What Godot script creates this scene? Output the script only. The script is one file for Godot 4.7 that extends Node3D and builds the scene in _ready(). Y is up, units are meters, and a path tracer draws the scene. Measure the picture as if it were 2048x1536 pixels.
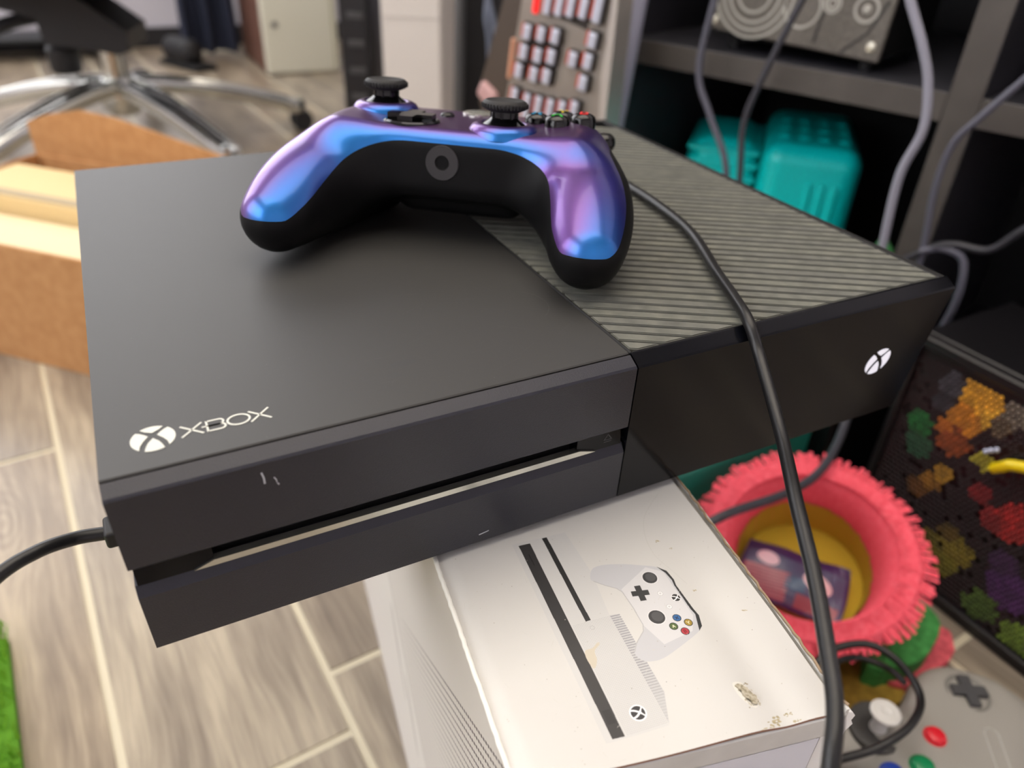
extends Node3D
# A black games console with a colour-shift pad on top, standing on its white carton, in a cluttered room.
# World: metres, y up, floor at y = 0; x runs along the console's front, z towards the viewer.

const TOP := 0.372          # top face of the console
const BOXT := 0.2955        # top face of the white carton
var M := {}
var rng := RandomNumberGenerator.new()

func _ready() -> void:
	rng.seed = 7
	# ---- camera
	var cam := Camera3D.new()
	cam.name = "camera"
	add_child(cam)
	cam.transform = Transform3D(Basis(V(0.892745, 0.038315, 0.448931), V(0.218241, 0.834920, -0.505252), V(-0.394180, 0.549036, 0.737008)), V(0.024131, 0.506515, 0.176258))
	var lens := CameraAttributesPhysical.new()
	lens.frustum_focal_length = 34.54
	lens.exposure_aperture = 34.54 / 3.5
	lens.frustum_focus_distance = 0.265
	lens.frustum_near = 0.01
	lens.frustum_far = 20.0
	cam.attributes = lens
	cam.fov = 53.7435
	cam.near = 0.01
	cam.far = 20.0
	cam.current = true
	# ---- sky and exposure
	var env := Environment.new()
	env.background_mode = Environment.BG_SKY
	var sky := Sky.new()
	var sm := ProceduralSkyMaterial.new()
	sm.sky_top_color = c8(231, 231, 235)
	sm.sky_horizon_color = c8(234, 234, 237)
	sm.ground_horizon_color = c8(170, 170, 172)
	sm.ground_bottom_color = c8(120, 118, 115)
	sky.sky_material = sm
	env.sky = sky
	env.background_energy_multiplier = 5.8
	env.tonemap_mode = Environment.TONE_MAPPER_LINEAR
	env.tonemap_exposure = 1.05
	env.sdfgi_enabled = true
	env.ssao_enabled = true
	env.ssil_enabled = true
	var we := WorldEnvironment.new()
	we.name = "environment"
	we.environment = env
	add_child(we)
	# ---- lights
	ceiling_lamp(V(0.0, 2.57, -0.35), Vector2(2.6, 2.2), Color(1.0, 0.955, 0.90), 2.0)
	# ---- materials, structure, things
	materials()
	build_room()
	build_floor()
	build_console()
	build_pad()
	build_carton()
	build_shelf()
	build_background()
	build_right_front()
	build_cables()

# ------------------------------------------------------------------ mesh builder
class MB:
	var v := PackedVector3Array()
	var n := PackedVector3Array()
	var uv := PackedVector2Array()
	var col := PackedColorArray()
	var tint := Color.WHITE

	func trin(a: Vector3, b: Vector3, c: Vector3, na: Vector3, nb: Vector3, nc: Vector3, ua := Vector2.ZERO, ub := Vector2.ZERO, uc := Vector2.ZERO) -> void:
		# outward by the right-hand rule or turned to agree with the normals; stored clockwise
		if (b - a).cross(c - a).dot(na + nb + nc) < 0.0:
			v.append_array([a, b, c]); n.append_array([na, nb, nc]); uv.append_array([ua, ub, uc])
		else:
			v.append_array([a, c, b]); n.append_array([na, nc, nb]); uv.append_array([ua, uc, ub])
		col.append_array([tint, tint, tint])

	func tri(a: Vector3, b: Vector3, c: Vector3, hint: Vector3, ua := Vector2.ZERO, ub := Vector2.ZERO, uc := Vector2.ZERO) -> void:
		var nn := (b - a).cross(c - a)
		if nn.length_squared() < 1e-22:
			return
		nn = nn.normalized()
		if nn.dot(hint) < 0.0:
			nn = -nn
		trin(a, b, c, nn, nn, nn, ua, ub, uc)

	func quad(a: Vector3, b: Vector3, c: Vector3, d: Vector3, hint: Vector3, ua := Vector2.ZERO, ub := Vector2.ZERO, uc := Vector2.ZERO, ud := Vector2.ZERO) -> void:
		tri(a, b, c, hint, ua, ub, uc)
		tri(a, c, d, hint, ua, uc, ud)

	func box(c: Vector3, size: Vector3, bev := 0.0, basis := Basis.IDENTITY) -> void:
		var h := size * 0.5
		bev = minf(bev, 0.45 * minf(size.x, minf(size.y, size.z)))
		for ax in 3:
			var b1 := (ax + 1) % 3
			var b2 := (ax + 2) % 3
			for s in [-1.0, 1.0]:
				var q := []
				var uvs := []
				for k in [[-1, -1], [1, -1], [1, 1], [-1, 1]]:
					var p := Vector3.ZERO
					p[ax] = s * h[ax]
					p[b1] = k[0] * (h[b1] - bev)
					p[b2] = k[1] * (h[b2] - bev)
					q.append(c + basis * p)
					uvs.append(Vector2(p[b1], p[b2]))
				var hint := Vector3.ZERO
				hint[ax] = s
				quad(q[0], q[1], q[2], q[3], basis * hint, uvs[0], uvs[1], uvs[2], uvs[3])
				if bev > 0.0:
					for t in [-1.0, 1.0]:
						var e := []
						for k in [[0, -1], [0, 1], [1, 1], [1, -1]]:
							var p := Vector3.ZERO
							p[ax] = s * (h[ax] - (bev if k[0] else 0.0))
							p[b1] = t * (h[b1] - (0.0 if k[0] else bev))
							p[b2] = k[1] * (h[b2] - bev)
							e.append(c + basis * p)
						var hh := Vector3.ZERO
						hh[ax] = s
						hh[b1] = t
						quad(e[0], e[1], e[2], e[3], basis * hh)
		if bev > 0.0:
			for sx in [-1.0, 1.0]:
				for sy in [-1.0, 1.0]:
					for sz in [-1.0, 1.0]:
						var s := Vector3(sx, sy, sz)
						var i := h - Vector3.ONE * bev
						tri(c + basis * (s * Vector3(h.x, i.y, i.z)), c + basis * (s * Vector3(i.x, h.y, i.z)), c + basis * (s * Vector3(i.x, i.y, h.z)), basis * s)

	func prism(poly: PackedVector2Array, z0: float, z1: float, xf := Transform3D.IDENTITY, uvs := 1.0) -> void:
		var idx := Geometry2D.triangulate_polygon(poly)
		var bz := xf.basis.z
		for k in range(0, idx.size(), 3):
			var p := [poly[idx[k]], poly[idx[k + 1]], poly[idx[k + 2]]]
			for z in [z0, z1]:
				tri(xf * Vector3(p[0].x, p[0].y, z), xf * Vector3(p[1].x, p[1].y, z), xf * Vector3(p[2].x, p[2].y, z), bz * (1.0 if z == z1 else -1.0) * signf(z1 - z0), p[0] * uvs, p[1] * uvs, p[2] * uvs)
		for k in poly.size():
			var a := poly[k]
			var b := poly[(k + 1) % poly.size()]
			var o := Vector2(b.y - a.y, a.x - b.x)
			if Geometry2D.is_point_in_polygon((a + b) * 0.5 + o.normalized() * 1e-6, poly):
				o = -o
			quad(xf * Vector3(a.x, a.y, z0), xf * Vector3(b.x, b.y, z0), xf * Vector3(b.x, b.y, z1), xf * Vector3(a.x, a.y, z1), xf.basis * Vector3(o.x, o.y, 0), a * uvs, b * uvs, b * uvs, a * uvs)

	func tube(pts: Array, r: float, seg := 12, flat := 1.0, flat_axis := Vector3.UP) -> void:
		var rings := []
		var up := flat_axis
		for k in pts.size():
			var t: Vector3 = (pts[mini(k + 1, pts.size() - 1)] - pts[maxi(k - 1, 0)]).normalized()
			var s := t.cross(up)
			if s.length() < 0.05:
				s = t.cross(Vector3(0.3, 0.2, 0.9))
			s = s.normalized()
			var w := s.cross(t).normalized()
			up = w if flat == 1.0 else flat_axis
			var ring := []
			for j in seg:
				var a := TAU * j / seg
				ring.append([pts[k] + s * cos(a) * r + w * sin(a) * r * flat, (s * cos(a) * flat + w * sin(a)).normalized()])
			rings.append(ring)
		for k in rings.size() - 1:
			for j in seg:
				var j2 := (j + 1) % seg
				var A = rings[k][j]; var B = rings[k][j2]; var C = rings[k + 1][j2]; var D = rings[k + 1][j]
				trin(A[0], B[0], C[0], A[1], B[1], C[1])
				trin(A[0], C[0], D[0], A[1], C[1], D[1])
		for e in [0, rings.size() - 1]:
			var other: int = 1 if e == 0 else rings.size() - 2
			var dir: Vector3 = pts[e] - pts[other]
			for j in seg:
				tri(pts[e], rings[e][j][0], rings[e][(j + 1) % seg][0], dir)

	func lathe(prof: Array, seg: int, xf := Transform3D.IDENTITY, sharp := 35.0) -> void:
		# profile of Vector2(r, y) from the bottom, up round the outside; creases above the sharp angle
		var m := prof.size()
		var en := []
		for k in m - 1:
			var d: Vector2 = prof[k + 1] - prof[k]
			en.append(Vector2(d.y, -d.x).normalized())
		for k in m - 1:
			var n0: Vector2 = en[k]
			var n1: Vector2 = en[k]
			if k > 0 and rad_to_deg(absf(en[k - 1].angle_to(en[k]))) < sharp:
				n0 = (en[k - 1] + en[k]).normalized()
			if k < m - 2 and rad_to_deg(absf(en[k + 1].angle_to(en[k]))) < sharp:
				n1 = (en[k + 1] + en[k]).normalized()
			for j in seg:
				var c0 := Vector2.from_angle(TAU * j / seg)
				var c1 := Vector2.from_angle(TAU * (j + 1) / seg)
				var P := func(q: Vector2, c: Vector2) -> Vector3: return xf * Vector3(q.x * c.x, q.y, q.x * c.y)
				var N := func(q: Vector2, c: Vector2) -> Vector3: return (xf.basis * Vector3(q.x * c.x, q.y, q.x * c.y)).normalized()
				if prof[k].x > 1e-9:
					trin(P.call(prof[k], c0), P.call(prof[k], c1), P.call(prof[k + 1], c0), N.call(n0, c0), N.call(n0, c1), N.call(n1, c0))
				if prof[k + 1].x > 1e-9:
					trin(P.call(prof[k], c1), P.call(prof[k + 1], c1), P.call(prof[k + 1], c0), N.call(n0, c1), N.call(n1, c1), N.call(n1, c0))

	func rbox(c: Vector3, size: Vector3, r: float, k := 4, basis := Basis.IDENTITY) -> void:
		var h := size * 0.5
		r = minf(r, minf(h.x, minf(h.y, h.z)) * 0.999)
		var us := []
		for q in 4:
			for i in k + 1:
				us.append([(q + float(i) / k) * PI / 2.0, q])
		us.append(us[0])
		var vs := []
		for q in 2:
			for i in k + 1:
				vs.append([-PI / 2.0 + (q + float(i) / k) * PI / 2.0, q])
		var P := func(u, w) -> Array:
			var nn := Vector3(cos(w[0]) * cos(u[0]), sin(w[0]), cos(w[0]) * sin(u[0]))
			var s := Vector3(1.0 if u[1] in [0, 3] else -1.0, 1.0 if w[1] == 1 else -1.0, 1.0 if u[1] < 2 else -1.0)
			return [c + basis * (s * (h - Vector3.ONE * r) + nn * r), basis * nn]
		for i in us.size() - 1:
			for j in vs.size() - 1:
				var A = P.call(us[i], vs[j]); var B = P.call(us[i + 1], vs[j]); var C = P.call(us[i + 1], vs[j + 1]); var D = P.call(us[i], vs[j + 1])
				if (B[0] - A[0]).cross(C[0] - A[0]).length_squared() > 1e-20:
					trin(A[0], B[0], C[0], A[1], B[1], C[1])
				if (C[0] - A[0]).cross(D[0] - A[0]).length_squared() > 1e-20:
					trin(A[0], C[0], D[0], A[1], C[1], D[1])
		for s in [-1.0, 1.0]:   # the flat top and bottom
			var q := []
			for k2 in [[-1, -1], [1, -1], [1, 1], [-1, 1]]:
				q.append(c + basis * Vector3(k2[0] * (h.x - r), s * h.y, k2[1] * (h.z - r)))
			quad(q[0], q[1], q[2], q[3], basis * Vector3(0, s, 0))

	func stroke(pts: PackedVector2Array, w: float, z0: float, z1: float, xf := Transform3D.IDENTITY, closed := false) -> void:
		var m := pts.size()
		var L := []
		var R := []
		for k in m:
			var a: Vector2 = pts[(k - 1 + m) % m] if (closed or k > 0) else pts[k]
			var b: Vector2 = pts[(k + 1) % m] if (closed or k < m - 1) else pts[k]
			var d0 := (pts[k] - a).normalized() if a != pts[k] else (b - pts[k]).normalized()
			var d1 := (b - pts[k]).normalized() if b != pts[k] else d0
			var nn := (d0.orthogonal() + d1.orthogonal()).normalized()
			var sc := 1.0 / maxf(0.5, nn.dot(d0.orthogonal()))
			L.append(pts[k] + nn * w * 0.5 * sc)
			R.append(pts[k] - nn * w * 0.5 * sc)
		for k in (m if closed else m - 1):
			var j := (k + 1) % m
			prism(PackedVector2Array([L[k], L[j], R[j], R[k]]), z0, z1, xf)

	func mesh(m: Material = null) -> ArrayMesh:
		var arr := []
		arr.resize(Mesh.ARRAY_MAX)
		arr[Mesh.ARRAY_VERTEX] = v
		arr[Mesh.ARRAY_NORMAL] = n
		arr[Mesh.ARRAY_TEX_UV] = uv
		arr[Mesh.ARRAY_COLOR] = col
		var am := ArrayMesh.new()
		am.add_surface_from_arrays(Mesh.PRIMITIVE_TRIANGLES, arr)
		if m:
			am.surface_set_material(0, m)
		return am

# ------------------------------------------------------------------ a canvas for flat print, in millimetres
class Canvas:
	var im: Image
	var s: float
	var o: Vector2
	func _init(lo: Vector2, hi: Vector2, px_per_mm: float, base: Color) -> void:
		s = px_per_mm
		o = lo
		im = Image.create(int((hi.x - lo.x) * s), int((hi.y - lo.y) * s), false, Image.FORMAT_RGB8)
		im.fill(base)
	func poly(pts: Array, c: Color) -> void:
		var p := []
		var y0 := 1e9
		var y1 := -1e9
		for q in pts:
			var w: Vector2 = (q - o) * s
			p.append(w)
			y0 = minf(y0, w.y); y1 = maxf(y1, w.y)
		for y in range(maxi(0, int(floor(y0))), mini(im.get_height() - 1, int(ceil(y1))) + 1):
			var xs := []
			var yc := y + 0.5
			for k in p.size():
				var a: Vector2 = p[k]
				var b: Vector2 = p[(k + 1) % p.size()]
				if (a.y <= yc) != (b.y <= yc):
					xs.append(a.x + (yc - a.y) / (b.y - a.y) * (b.x - a.x))
			xs.sort()
			for k in range(0, xs.size() - 1, 2):
				im.fill_rect(Rect2i(int(round(xs[k])), y, maxi(1, int(round(xs[k + 1])) - int(round(xs[k]))), 1), c)
	func disc(c: Vector2, rx: float, ry: float, colr: Color, ang := 0.0) -> void:
		var q := []
		for k in 40:
			q.append(c + Vector2(cos(TAU * k / 40) * rx, sin(TAU * k / 40) * ry).rotated(ang))
		poly(q, colr)
	func line(a: Vector2, b: Vector2, w: float, c: Color) -> void:
		var d := (b - a).normalized().orthogonal() * w * 0.5
		poly([a + d, b + d, b - d, a - d], c)
	func path(pts: Array, w: float, c: Color, closed := false) -> void:
		for k in (pts.size() if closed else pts.size() - 1):
			line(pts[k], pts[(k + 1) % pts.size()], w, c)
	func tex() -> ImageTexture:
		im.generate_mipmaps()
		return ImageTexture.create_from_image(im)

# ------------------------------------------------------------------ small helpers
func V(x: float, y: float, z: float) -> Vector3:
	return Vector3(x, y, z)

func spline(p: Array, per := 8) -> Array:
	var out := []
	for k in p.size() - 1:
		var a: Vector3 = p[maxi(k - 1, 0)]
		var b: Vector3 = p[k]
		var c: Vector3 = p[k + 1]
		var d: Vector3 = p[mini(k + 2, p.size() - 1)]
		for i in per:
			out.append(b.cubic_interpolate(c, a, d, float(i) / per))
	out.append(p[-1])
	return out

func spline2(p: Array, per := 6, closed := true) -> PackedVector2Array:
	var out := PackedVector2Array()
	var m := p.size()
	for k in (m if closed else m - 1):
		var a: Vector2 = p[(k - 1 + m) % m] if closed else p[maxi(k - 1, 0)]
		var b: Vector2 = p[k]
		var c: Vector2 = p[(k + 1) % m]
		var d: Vector2 = p[(k + 2) % m] if closed else p[mini(k + 2, m - 1)]
		for i in per:
			out.append(b.cubic_interpolate(c, a, d, float(i) / per))
	if not closed:
		out.append(p[-1])
	return out

func tag(o: Node3D, label: String, category := "", group := "", kind := "") -> Node3D:
	if label: o.set_meta("label", label)
	if category: o.set_meta("category", category)
	if group: o.set_meta("group", group)
	if kind: o.set_meta("kind", kind)
	return o

func numbered(called: String, parent: Node) -> String:
	if not parent.has_node(NodePath(called)):
		return called
	var k := 1
	while parent.has_node(NodePath("%s_%03d" % [called, k])):
		k += 1
	return "%s_%03d" % [called, k]

func thing(called: String, label: String, category: String, at := Transform3D.IDENTITY, group := "") -> Node3D:
	var o := Node3D.new()
	o.name = numbered(called, self)
	add_child(o)
	o.transform = at
	return tag(o, label, category, group)

func part(parent: Node3D, called: String, mb, mat: Material, xf := Transform3D.IDENTITY) -> MeshInstance3D:
	var o := MeshInstance3D.new()
	o.mesh = mb.mesh() if mb is MB else mb
	o.material_override = mat
	o.name = numbered(called, parent)
	parent.add_child(o)
	o.transform = xf
	o.cast_shadow = GeometryInstance3D.SHADOW_CASTING_SETTING_ON
	return o

func at(x: float, y: float, z: float, deg := 0.0) -> Transform3D:
	return Transform3D(Basis(Vector3.UP, deg_to_rad(deg)), Vector3(x, y, z))

func mat(c: Color, rough := 0.6, metal := 0.0, spec := 0.5) -> StandardMaterial3D:
	var m := StandardMaterial3D.new()
	m.albedo_color = c
	m.roughness = rough
	m.metallic = metal
	m.metallic_specular = spec
	return m

func noise_tex(freq: float, oct := 4, ramp: Array = [], size := 512, normal := false, seed_ := 1) -> NoiseTexture2D:
	var f := FastNoiseLite.new()
	f.seed = seed_
	f.frequency = freq
	f.fractal_octaves = oct
	var t := NoiseTexture2D.new()
	t.width = size
	t.height = size
	t.seamless = true
	t.noise = f
	t.as_normal_map = normal
	if normal:
		t.bump_strength = 4.0
	if ramp:
		var g := Gradient.new()
		g.offsets = PackedFloat32Array(ramp.map(func(x): return x[0]))
		g.colors = PackedColorArray(ramp.map(func(x): return x[1]))
		t.color_ramp = g
	return t

func textured(m: StandardMaterial3D, tex: Texture2D, scale: float) -> StandardMaterial3D:
	m.albedo_texture = tex
	m.uv1_triplanar = true
	m.uv1_scale = Vector3.ONE * scale
	return m

func grainy(m: StandardMaterial3D, freq: float, scale: float, strength := 0.4) -> StandardMaterial3D:
	m.normal_enabled = true
	m.normal_texture = noise_tex(freq, 3, [], 256, true, 5)
	m.normal_scale = strength
	m.uv1_triplanar = true
	m.uv1_scale = Vector3.ONE * scale
	return m

func c8(r: int, g: int, b: int) -> Color:
	return Color8(r, g, b)

# surface nets: verts and quads of f = 0, only where the surface can be
func nets(f: Callable, lo: Vector3, hi: Vector3, cell: float) -> Array:
	var nx := int(ceil((hi.x - lo.x) / cell)) + 1
	var ny := int(ceil((hi.y - lo.y) / cell)) + 1
	var nz := int(ceil((hi.z - lo.z) / cell)) + 1
	var g := PackedFloat32Array()
	g.resize(nx * ny * nz)
	g.fill(1e6)
	var B := 6
	var reach := cell * B * 0.5 * 1.8 + cell * 2.0
	for bx in range(0, nx, B):
		for by in range(0, ny, B):
			for bz in range(0, nz, B):
				if absf(f.call(lo + Vector3(bx + B * 0.5, by + B * 0.5, bz + B * 0.5) * cell)) > reach:
					continue
				for x in range(bx, mini(bx + B + 1, nx)):
					for y in range(by, mini(by + B + 1, ny)):
						for z in range(bz, mini(bz + B + 1, nz)):
							var k := (x * ny + y) * nz + z
							if g[k] > 1e5:
								g[k] = f.call(lo + Vector3(x, y, z) * cell)
	var id := PackedInt32Array()
	id.resize(nx * ny * nz)
	id.fill(-1)
	var P := PackedVector3Array()
	var N := PackedVector3Array()
	var off := [0, nz * ny, nz, nz * ny + nz, 1, nz * ny + 1, nz + 1, nz * ny + nz + 1]
	var cor := [V(0, 0, 0), V(1, 0, 0), V(0, 1, 0), V(1, 1, 0), V(0, 0, 1), V(1, 0, 1), V(0, 1, 1), V(1, 1, 1)]
	var edges := [[0, 1], [2, 3], [4, 5], [6, 7], [0, 2], [1, 3], [4, 6], [5, 7], [0, 4], [1, 5], [2, 6], [3, 7]]
	for x in nx - 1:
		for y in ny - 1:
			for z in nz - 1:
				var k := (x * ny + y) * nz + z
				if g[k] > 1e5:
					continue
				var ins := 0
				var bad := false
				for c in 8:
					var w := g[k + off[c]]
					if w > 1e5:
						bad = true
						break
					if w < 0.0:
						ins += 1
				if bad or ins == 0 or ins == 8:
					continue
				var s := Vector3.ZERO
				var m := 0
				for e in edges:
					var a := g[k + off[e[0]]]
					var b := g[k + off[e[1]]]
					if (a < 0.0) != (b < 0.0):
						s += cor[e[0]].lerp(cor[e[1]], a / (a - b))
						m += 1
				id[k] = P.size()
				var p := lo + (Vector3(x, y, z) + s / m) * cell
				P.append(p)
				var h := cell * 0.6
				N.append(Vector3(f.call(p + V(h, 0, 0)) - f.call(p - V(h, 0, 0)), f.call(p + V(0, h, 0)) - f.call(p - V(0, h, 0)), f.call(p + V(0, 0, h)) - f.call(p - V(0, 0, h))).normalized())
	var T := PackedInt32Array()
	var st := [ny * nz, nz, 1]
	for x in range(1, nx - 1):
		for y in range(1, ny - 1):
			for z in range(1, nz - 1):
				var k := (x * ny + y) * nz + z
				if g[k] > 1e5:
					continue
				for ax in 3:
					var k2: int = k + st[ax]
					if g[k2] > 1e5 or (g[k] < 0.0) == (g[k2] < 0.0):
						continue
					var u: int = st[(ax + 1) % 3]
					var w: int = st[(ax + 2) % 3]
					var q := [id[k], id[k - u], id[k - u - w], id[k - w]]
					if q.min() < 0:
						continue
					T.append_array([q[0], q[1], q[2], q[0], q[2], q[3]])
	return [P, N, T]

static func smin(a: float, b: float, k: float) -> float:
	var h := maxf(k - absf(a - b), 0.0) / k
	return minf(a, b) - h * h * k * 0.25

static func cone(p: Vector3, a: Vector3, b: Vector3, ra: float, rb: float) -> float:
	var ab := b - a
	var t := clampf((p - a).dot(ab) / ab.length_squared(), 0.0, 1.0)
	return p.distance_to(a + ab * t) - lerpf(ra, rb, t)

static func sdbox(p: Vector3, c: Vector3, h: Vector3, r: float) -> float:
	var q := (p - c).abs() - h + Vector3.ONE * r
	return q.max(Vector3.ZERO).length() + minf(maxf(q.x, maxf(q.y, q.z)), 0.0) - r

# keep the side of a triangle where s >= 0
func clip(mb: MB, P: Array, N: Array, S: Array, baked_tint: Callable) -> void:
	var p := []
	for k in 3:
		var j := (k + 1) % 3
		if S[k] >= 0.0:
			p.append([P[k], N[k]])
		if (S[k] >= 0.0) != (S[j] >= 0.0):
			var t: float = S[k] / (S[k] - S[j])
			p.append([P[k].lerp(P[j], t), N[k].lerp(N[j], t).normalized()])
	for k in range(1, p.size() - 1):
		var st := mb.col.size()
		mb.trin(p[0][0], p[k][0], p[k + 1][0], p[0][1], p[k][1], p[k + 1][1])
		for i in range(st, st + 3):
			mb.col[i] = baked_tint.call(mb.v[i], mb.n[i])

# the four pieces of the round crossed emblem, in a unit disc (y up)
func emblem() -> Array:
	var arc := func(a: float, b: float, m := 14) -> Array:
		var q := []
		for k in m + 1:
			q.append(Vector2.from_angle(deg_to_rad(lerpf(a, b, float(k) / m))))
		return q
	var out := []
	out.append(PackedVector2Array(arc.call(59, 121, 10) + [Vector2(-.32, .66), Vector2(0, .47), Vector2(.32, .66)]))
	out.append(PackedVector2Array(arc.call(136, 229, 14) + [Vector2(-.6, -.42), Vector2(-.44, -.1), Vector2(-.2, .24), Vector2(-.36, .43), Vector2(-.55, .6)]))
	out.append(PackedVector2Array(arc.call(244, 296, 12) + [Vector2(.36, -.6), Vector2(.24, -.3), Vector2(0, .03), Vector2(-.24, -.3), Vector2(-.36, -.6)]))
	var right := PackedVector2Array()
	for q in out[1]:
		right.append(Vector2(-q.x, q.y))
	out.append(right)
	return out

# ------------------------------------------------------------------ lights
func ceiling_lamp(c: Vector3, size: Vector2, colr: Color, e: float) -> void:
	var t := thing("ceiling_lamp", "square white ceiling light panel above the clutter", "lamp", at(c.x, c.y, c.z))
	var f := MB.new()
	f.box(V(0, 0.01, 0), V(size.x + 0.06, 0.03, size.y + 0.06), 0.006)
	part(t, "frame", f, mat(c8(225, 225, 222), 0.5))
	var d := MB.new()
	d.box(V(0, -0.008, 0), V(size.x, 0.006, size.y), 0.001)
	var g := mat(c8(255, 250, 240), 0.6)
	g.emission_enabled = true
	g.emission = colr
	g.emission_energy_multiplier = 2.0
	part(t, "diffuser", d, g)
	var a := AreaLight3D.new()
	a.name = "panel_light"
	a.area_size = size
	a.light_color = colr
	a.light_energy = e
	a.area_range = 8.0
	a.area_attenuation = 2.0
	a.shadow_enabled = true
	t.add_child(a)
	a.transform = Transform3D(Basis(Vector3.RIGHT, -PI / 2), V(0, -0.02, 0))

# ------------------------------------------------------------------ materials
func materials() -> void:
	M.black = grainy(mat(c8(31, 32, 43), 0.40, 0.0, 0.5), 0.09, 60.0, 0.2)
	M.gloss = mat(c8(9, 10, 15), 0.14, 0.0, 0.3)
	M.dark = mat(c8(14, 14, 15), 0.6)
	M.void_ = mat(c8(4, 4, 4), 0.9)
	M.white_print = mat(c8(214, 216, 206), 0.6)
	M.chrome = mat(c8(205, 205, 196), 0.22, 0.9)
	M.rubber = mat(c8(26, 26, 27), 0.62)
	M.cable = mat(c8(22, 22, 23), 0.38)
	M.shelf = textured(mat(Color.WHITE, 0.45), noise_tex(0.02, 3, [[0.0, c8(44, 44, 50)], [1.0, c8(56, 55, 61)]], 256), 3.0)
	M.board = textured(mat(Color.WHITE, 0.5), noise_tex(0.02, 3, [[0.0, c8(68, 63, 59)], [1.0, c8(82, 77, 72)]], 256), 3.0)
	M.wall = textured(mat(Color.WHITE, 0.9), noise_tex(0.01, 3, [[0.0, c8(212, 210, 220)], [1.0, c8(222, 220, 230)]], 256), 1.0)
	M.cardboard = textured(mat(Color.WHITE, 0.85), noise_tex(0.03, 4, [[0.0, c8(176, 126, 78)], [0.5, c8(188, 139, 90)], [1.0, c8(199, 151, 101)]], 256), 6.0)
	M.teal = mat(c8(0, 220, 218), 0.36)

# ------------------------------------------------------------------ room
func struct(called: String, mb: MB, m: Material, label := "") -> MeshInstance3D:
	var o := part(self, called, mb, m)
	o.set_meta("kind", "structure")
	if label: o.set_meta("label", label)
	return o

func wall_box(lo: Vector3, hi: Vector3) -> MB:
	var b := MB.new()
	b.box((lo + hi) * 0.5, hi - lo)
	return b

func build_room() -> void:
	var x0 := -1.9; var x1 := 1.75; var z0 := -2.87; var z1 := 2.0; var h := 2.6
	struct("wall_right", wall_box(V(x1, 0, z0), V(x1 + .1, h, z1)), M.wall, "pale wall behind the dark shelf unit")
	struct("wall_front", wall_box(V(x0 - .1, 0, z1), V(x1 + .1, h, z1 + .1)), M.wall, "pale wall behind the viewer")
	struct("ceiling", wall_box(V(x0 - .1, h, z0 - .1), V(x1 + .1, h + .1, z1 + .1)), mat(c8(235, 235, 233), 0.9), "white ceiling")
	# daylight comes through a tall window in the far wall and another in the left wall
	var openings := [[-1.8, 0.6, 0.42, 2.5], [-1.6, 1.1, 0.75, 2.3]]
	for side in 2:
		var o: Array = openings[side]
		var lo: float = [x0 - .1, z0][side]
		var hi: float = [x1 + .1, z1][side]
		var b := MB.new()
		for q in [[lo, o[0], 0.0, h], [o[1], hi, 0.0, h], [o[0], o[1], 0.0, o[2]], [o[0], o[1], o[3], h]]:
			var mid: float = (q[0] + q[1]) / 2.0
			if side == 0: b.box(V(mid, (q[2] + q[3]) / 2.0, z0 - .05), V(q[1] - q[0], q[3] - q[2], .1))
			else: b.box(V(x0 - .05, (q[2] + q[3]) / 2.0, mid), V(.1, q[3] - q[2], q[1] - q[0]))
		struct(["wall_back", "wall_left"][side], b, M.wall, ["pale wall at the far end of the room", "pale wall on the left"][side])
		var mid: float = (o[0] + o[1]) / 2.0
		var w := thing(["window_1", "window_2"][side], ["tall window in the far wall letting daylight in", "window in the left wall letting daylight in"][side], "window", at(mid, o[2], z0 - .05) if side == 0 else at(x0 - .05, o[2], mid, 90))
		w.set_meta("kind", "structure")
		var hw: float = (o[1] - o[0]) / 2
		var hh: float = o[3] - o[2]
		for q in [[V(0, .03, 0), V(hw * 2, .06, .06)], [V(0, hh - .03, 0), V(hw * 2, .06, .06)], [V(-hw + .03, hh / 2, 0), V(.06, hh, .06)], [V(hw - .03, hh / 2, 0), V(.06, hh, .06)], [V(0, hh / 2, 0), V(.05, hh, .05)]]:
			var fr := MB.new()
			fr.box(q[0], q[1], 0.006)
			part(w, "window_frame", fr, mat(c8(235, 235, 235), 0.5))
		var gl := mat(Color(1, 1, 1, 0.08), 0.05)
		gl.transparency = BaseMaterial3D.TRANSPARENCY_ALPHA
		for s in [-1, 1]:
			var p := MB.new()
			p.box(V(s * hw / 2, hh / 2, 0), V(hw - .06, hh - .1, .004))
			part(w, "pane", p, gl)
	struct("baseboard_back", wall_box(V(x0, 0, z0), V(x1, .06, z0 + .014)), mat(c8(40, 40, 44), 0.5), "dark baseboard along the far wall")

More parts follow.
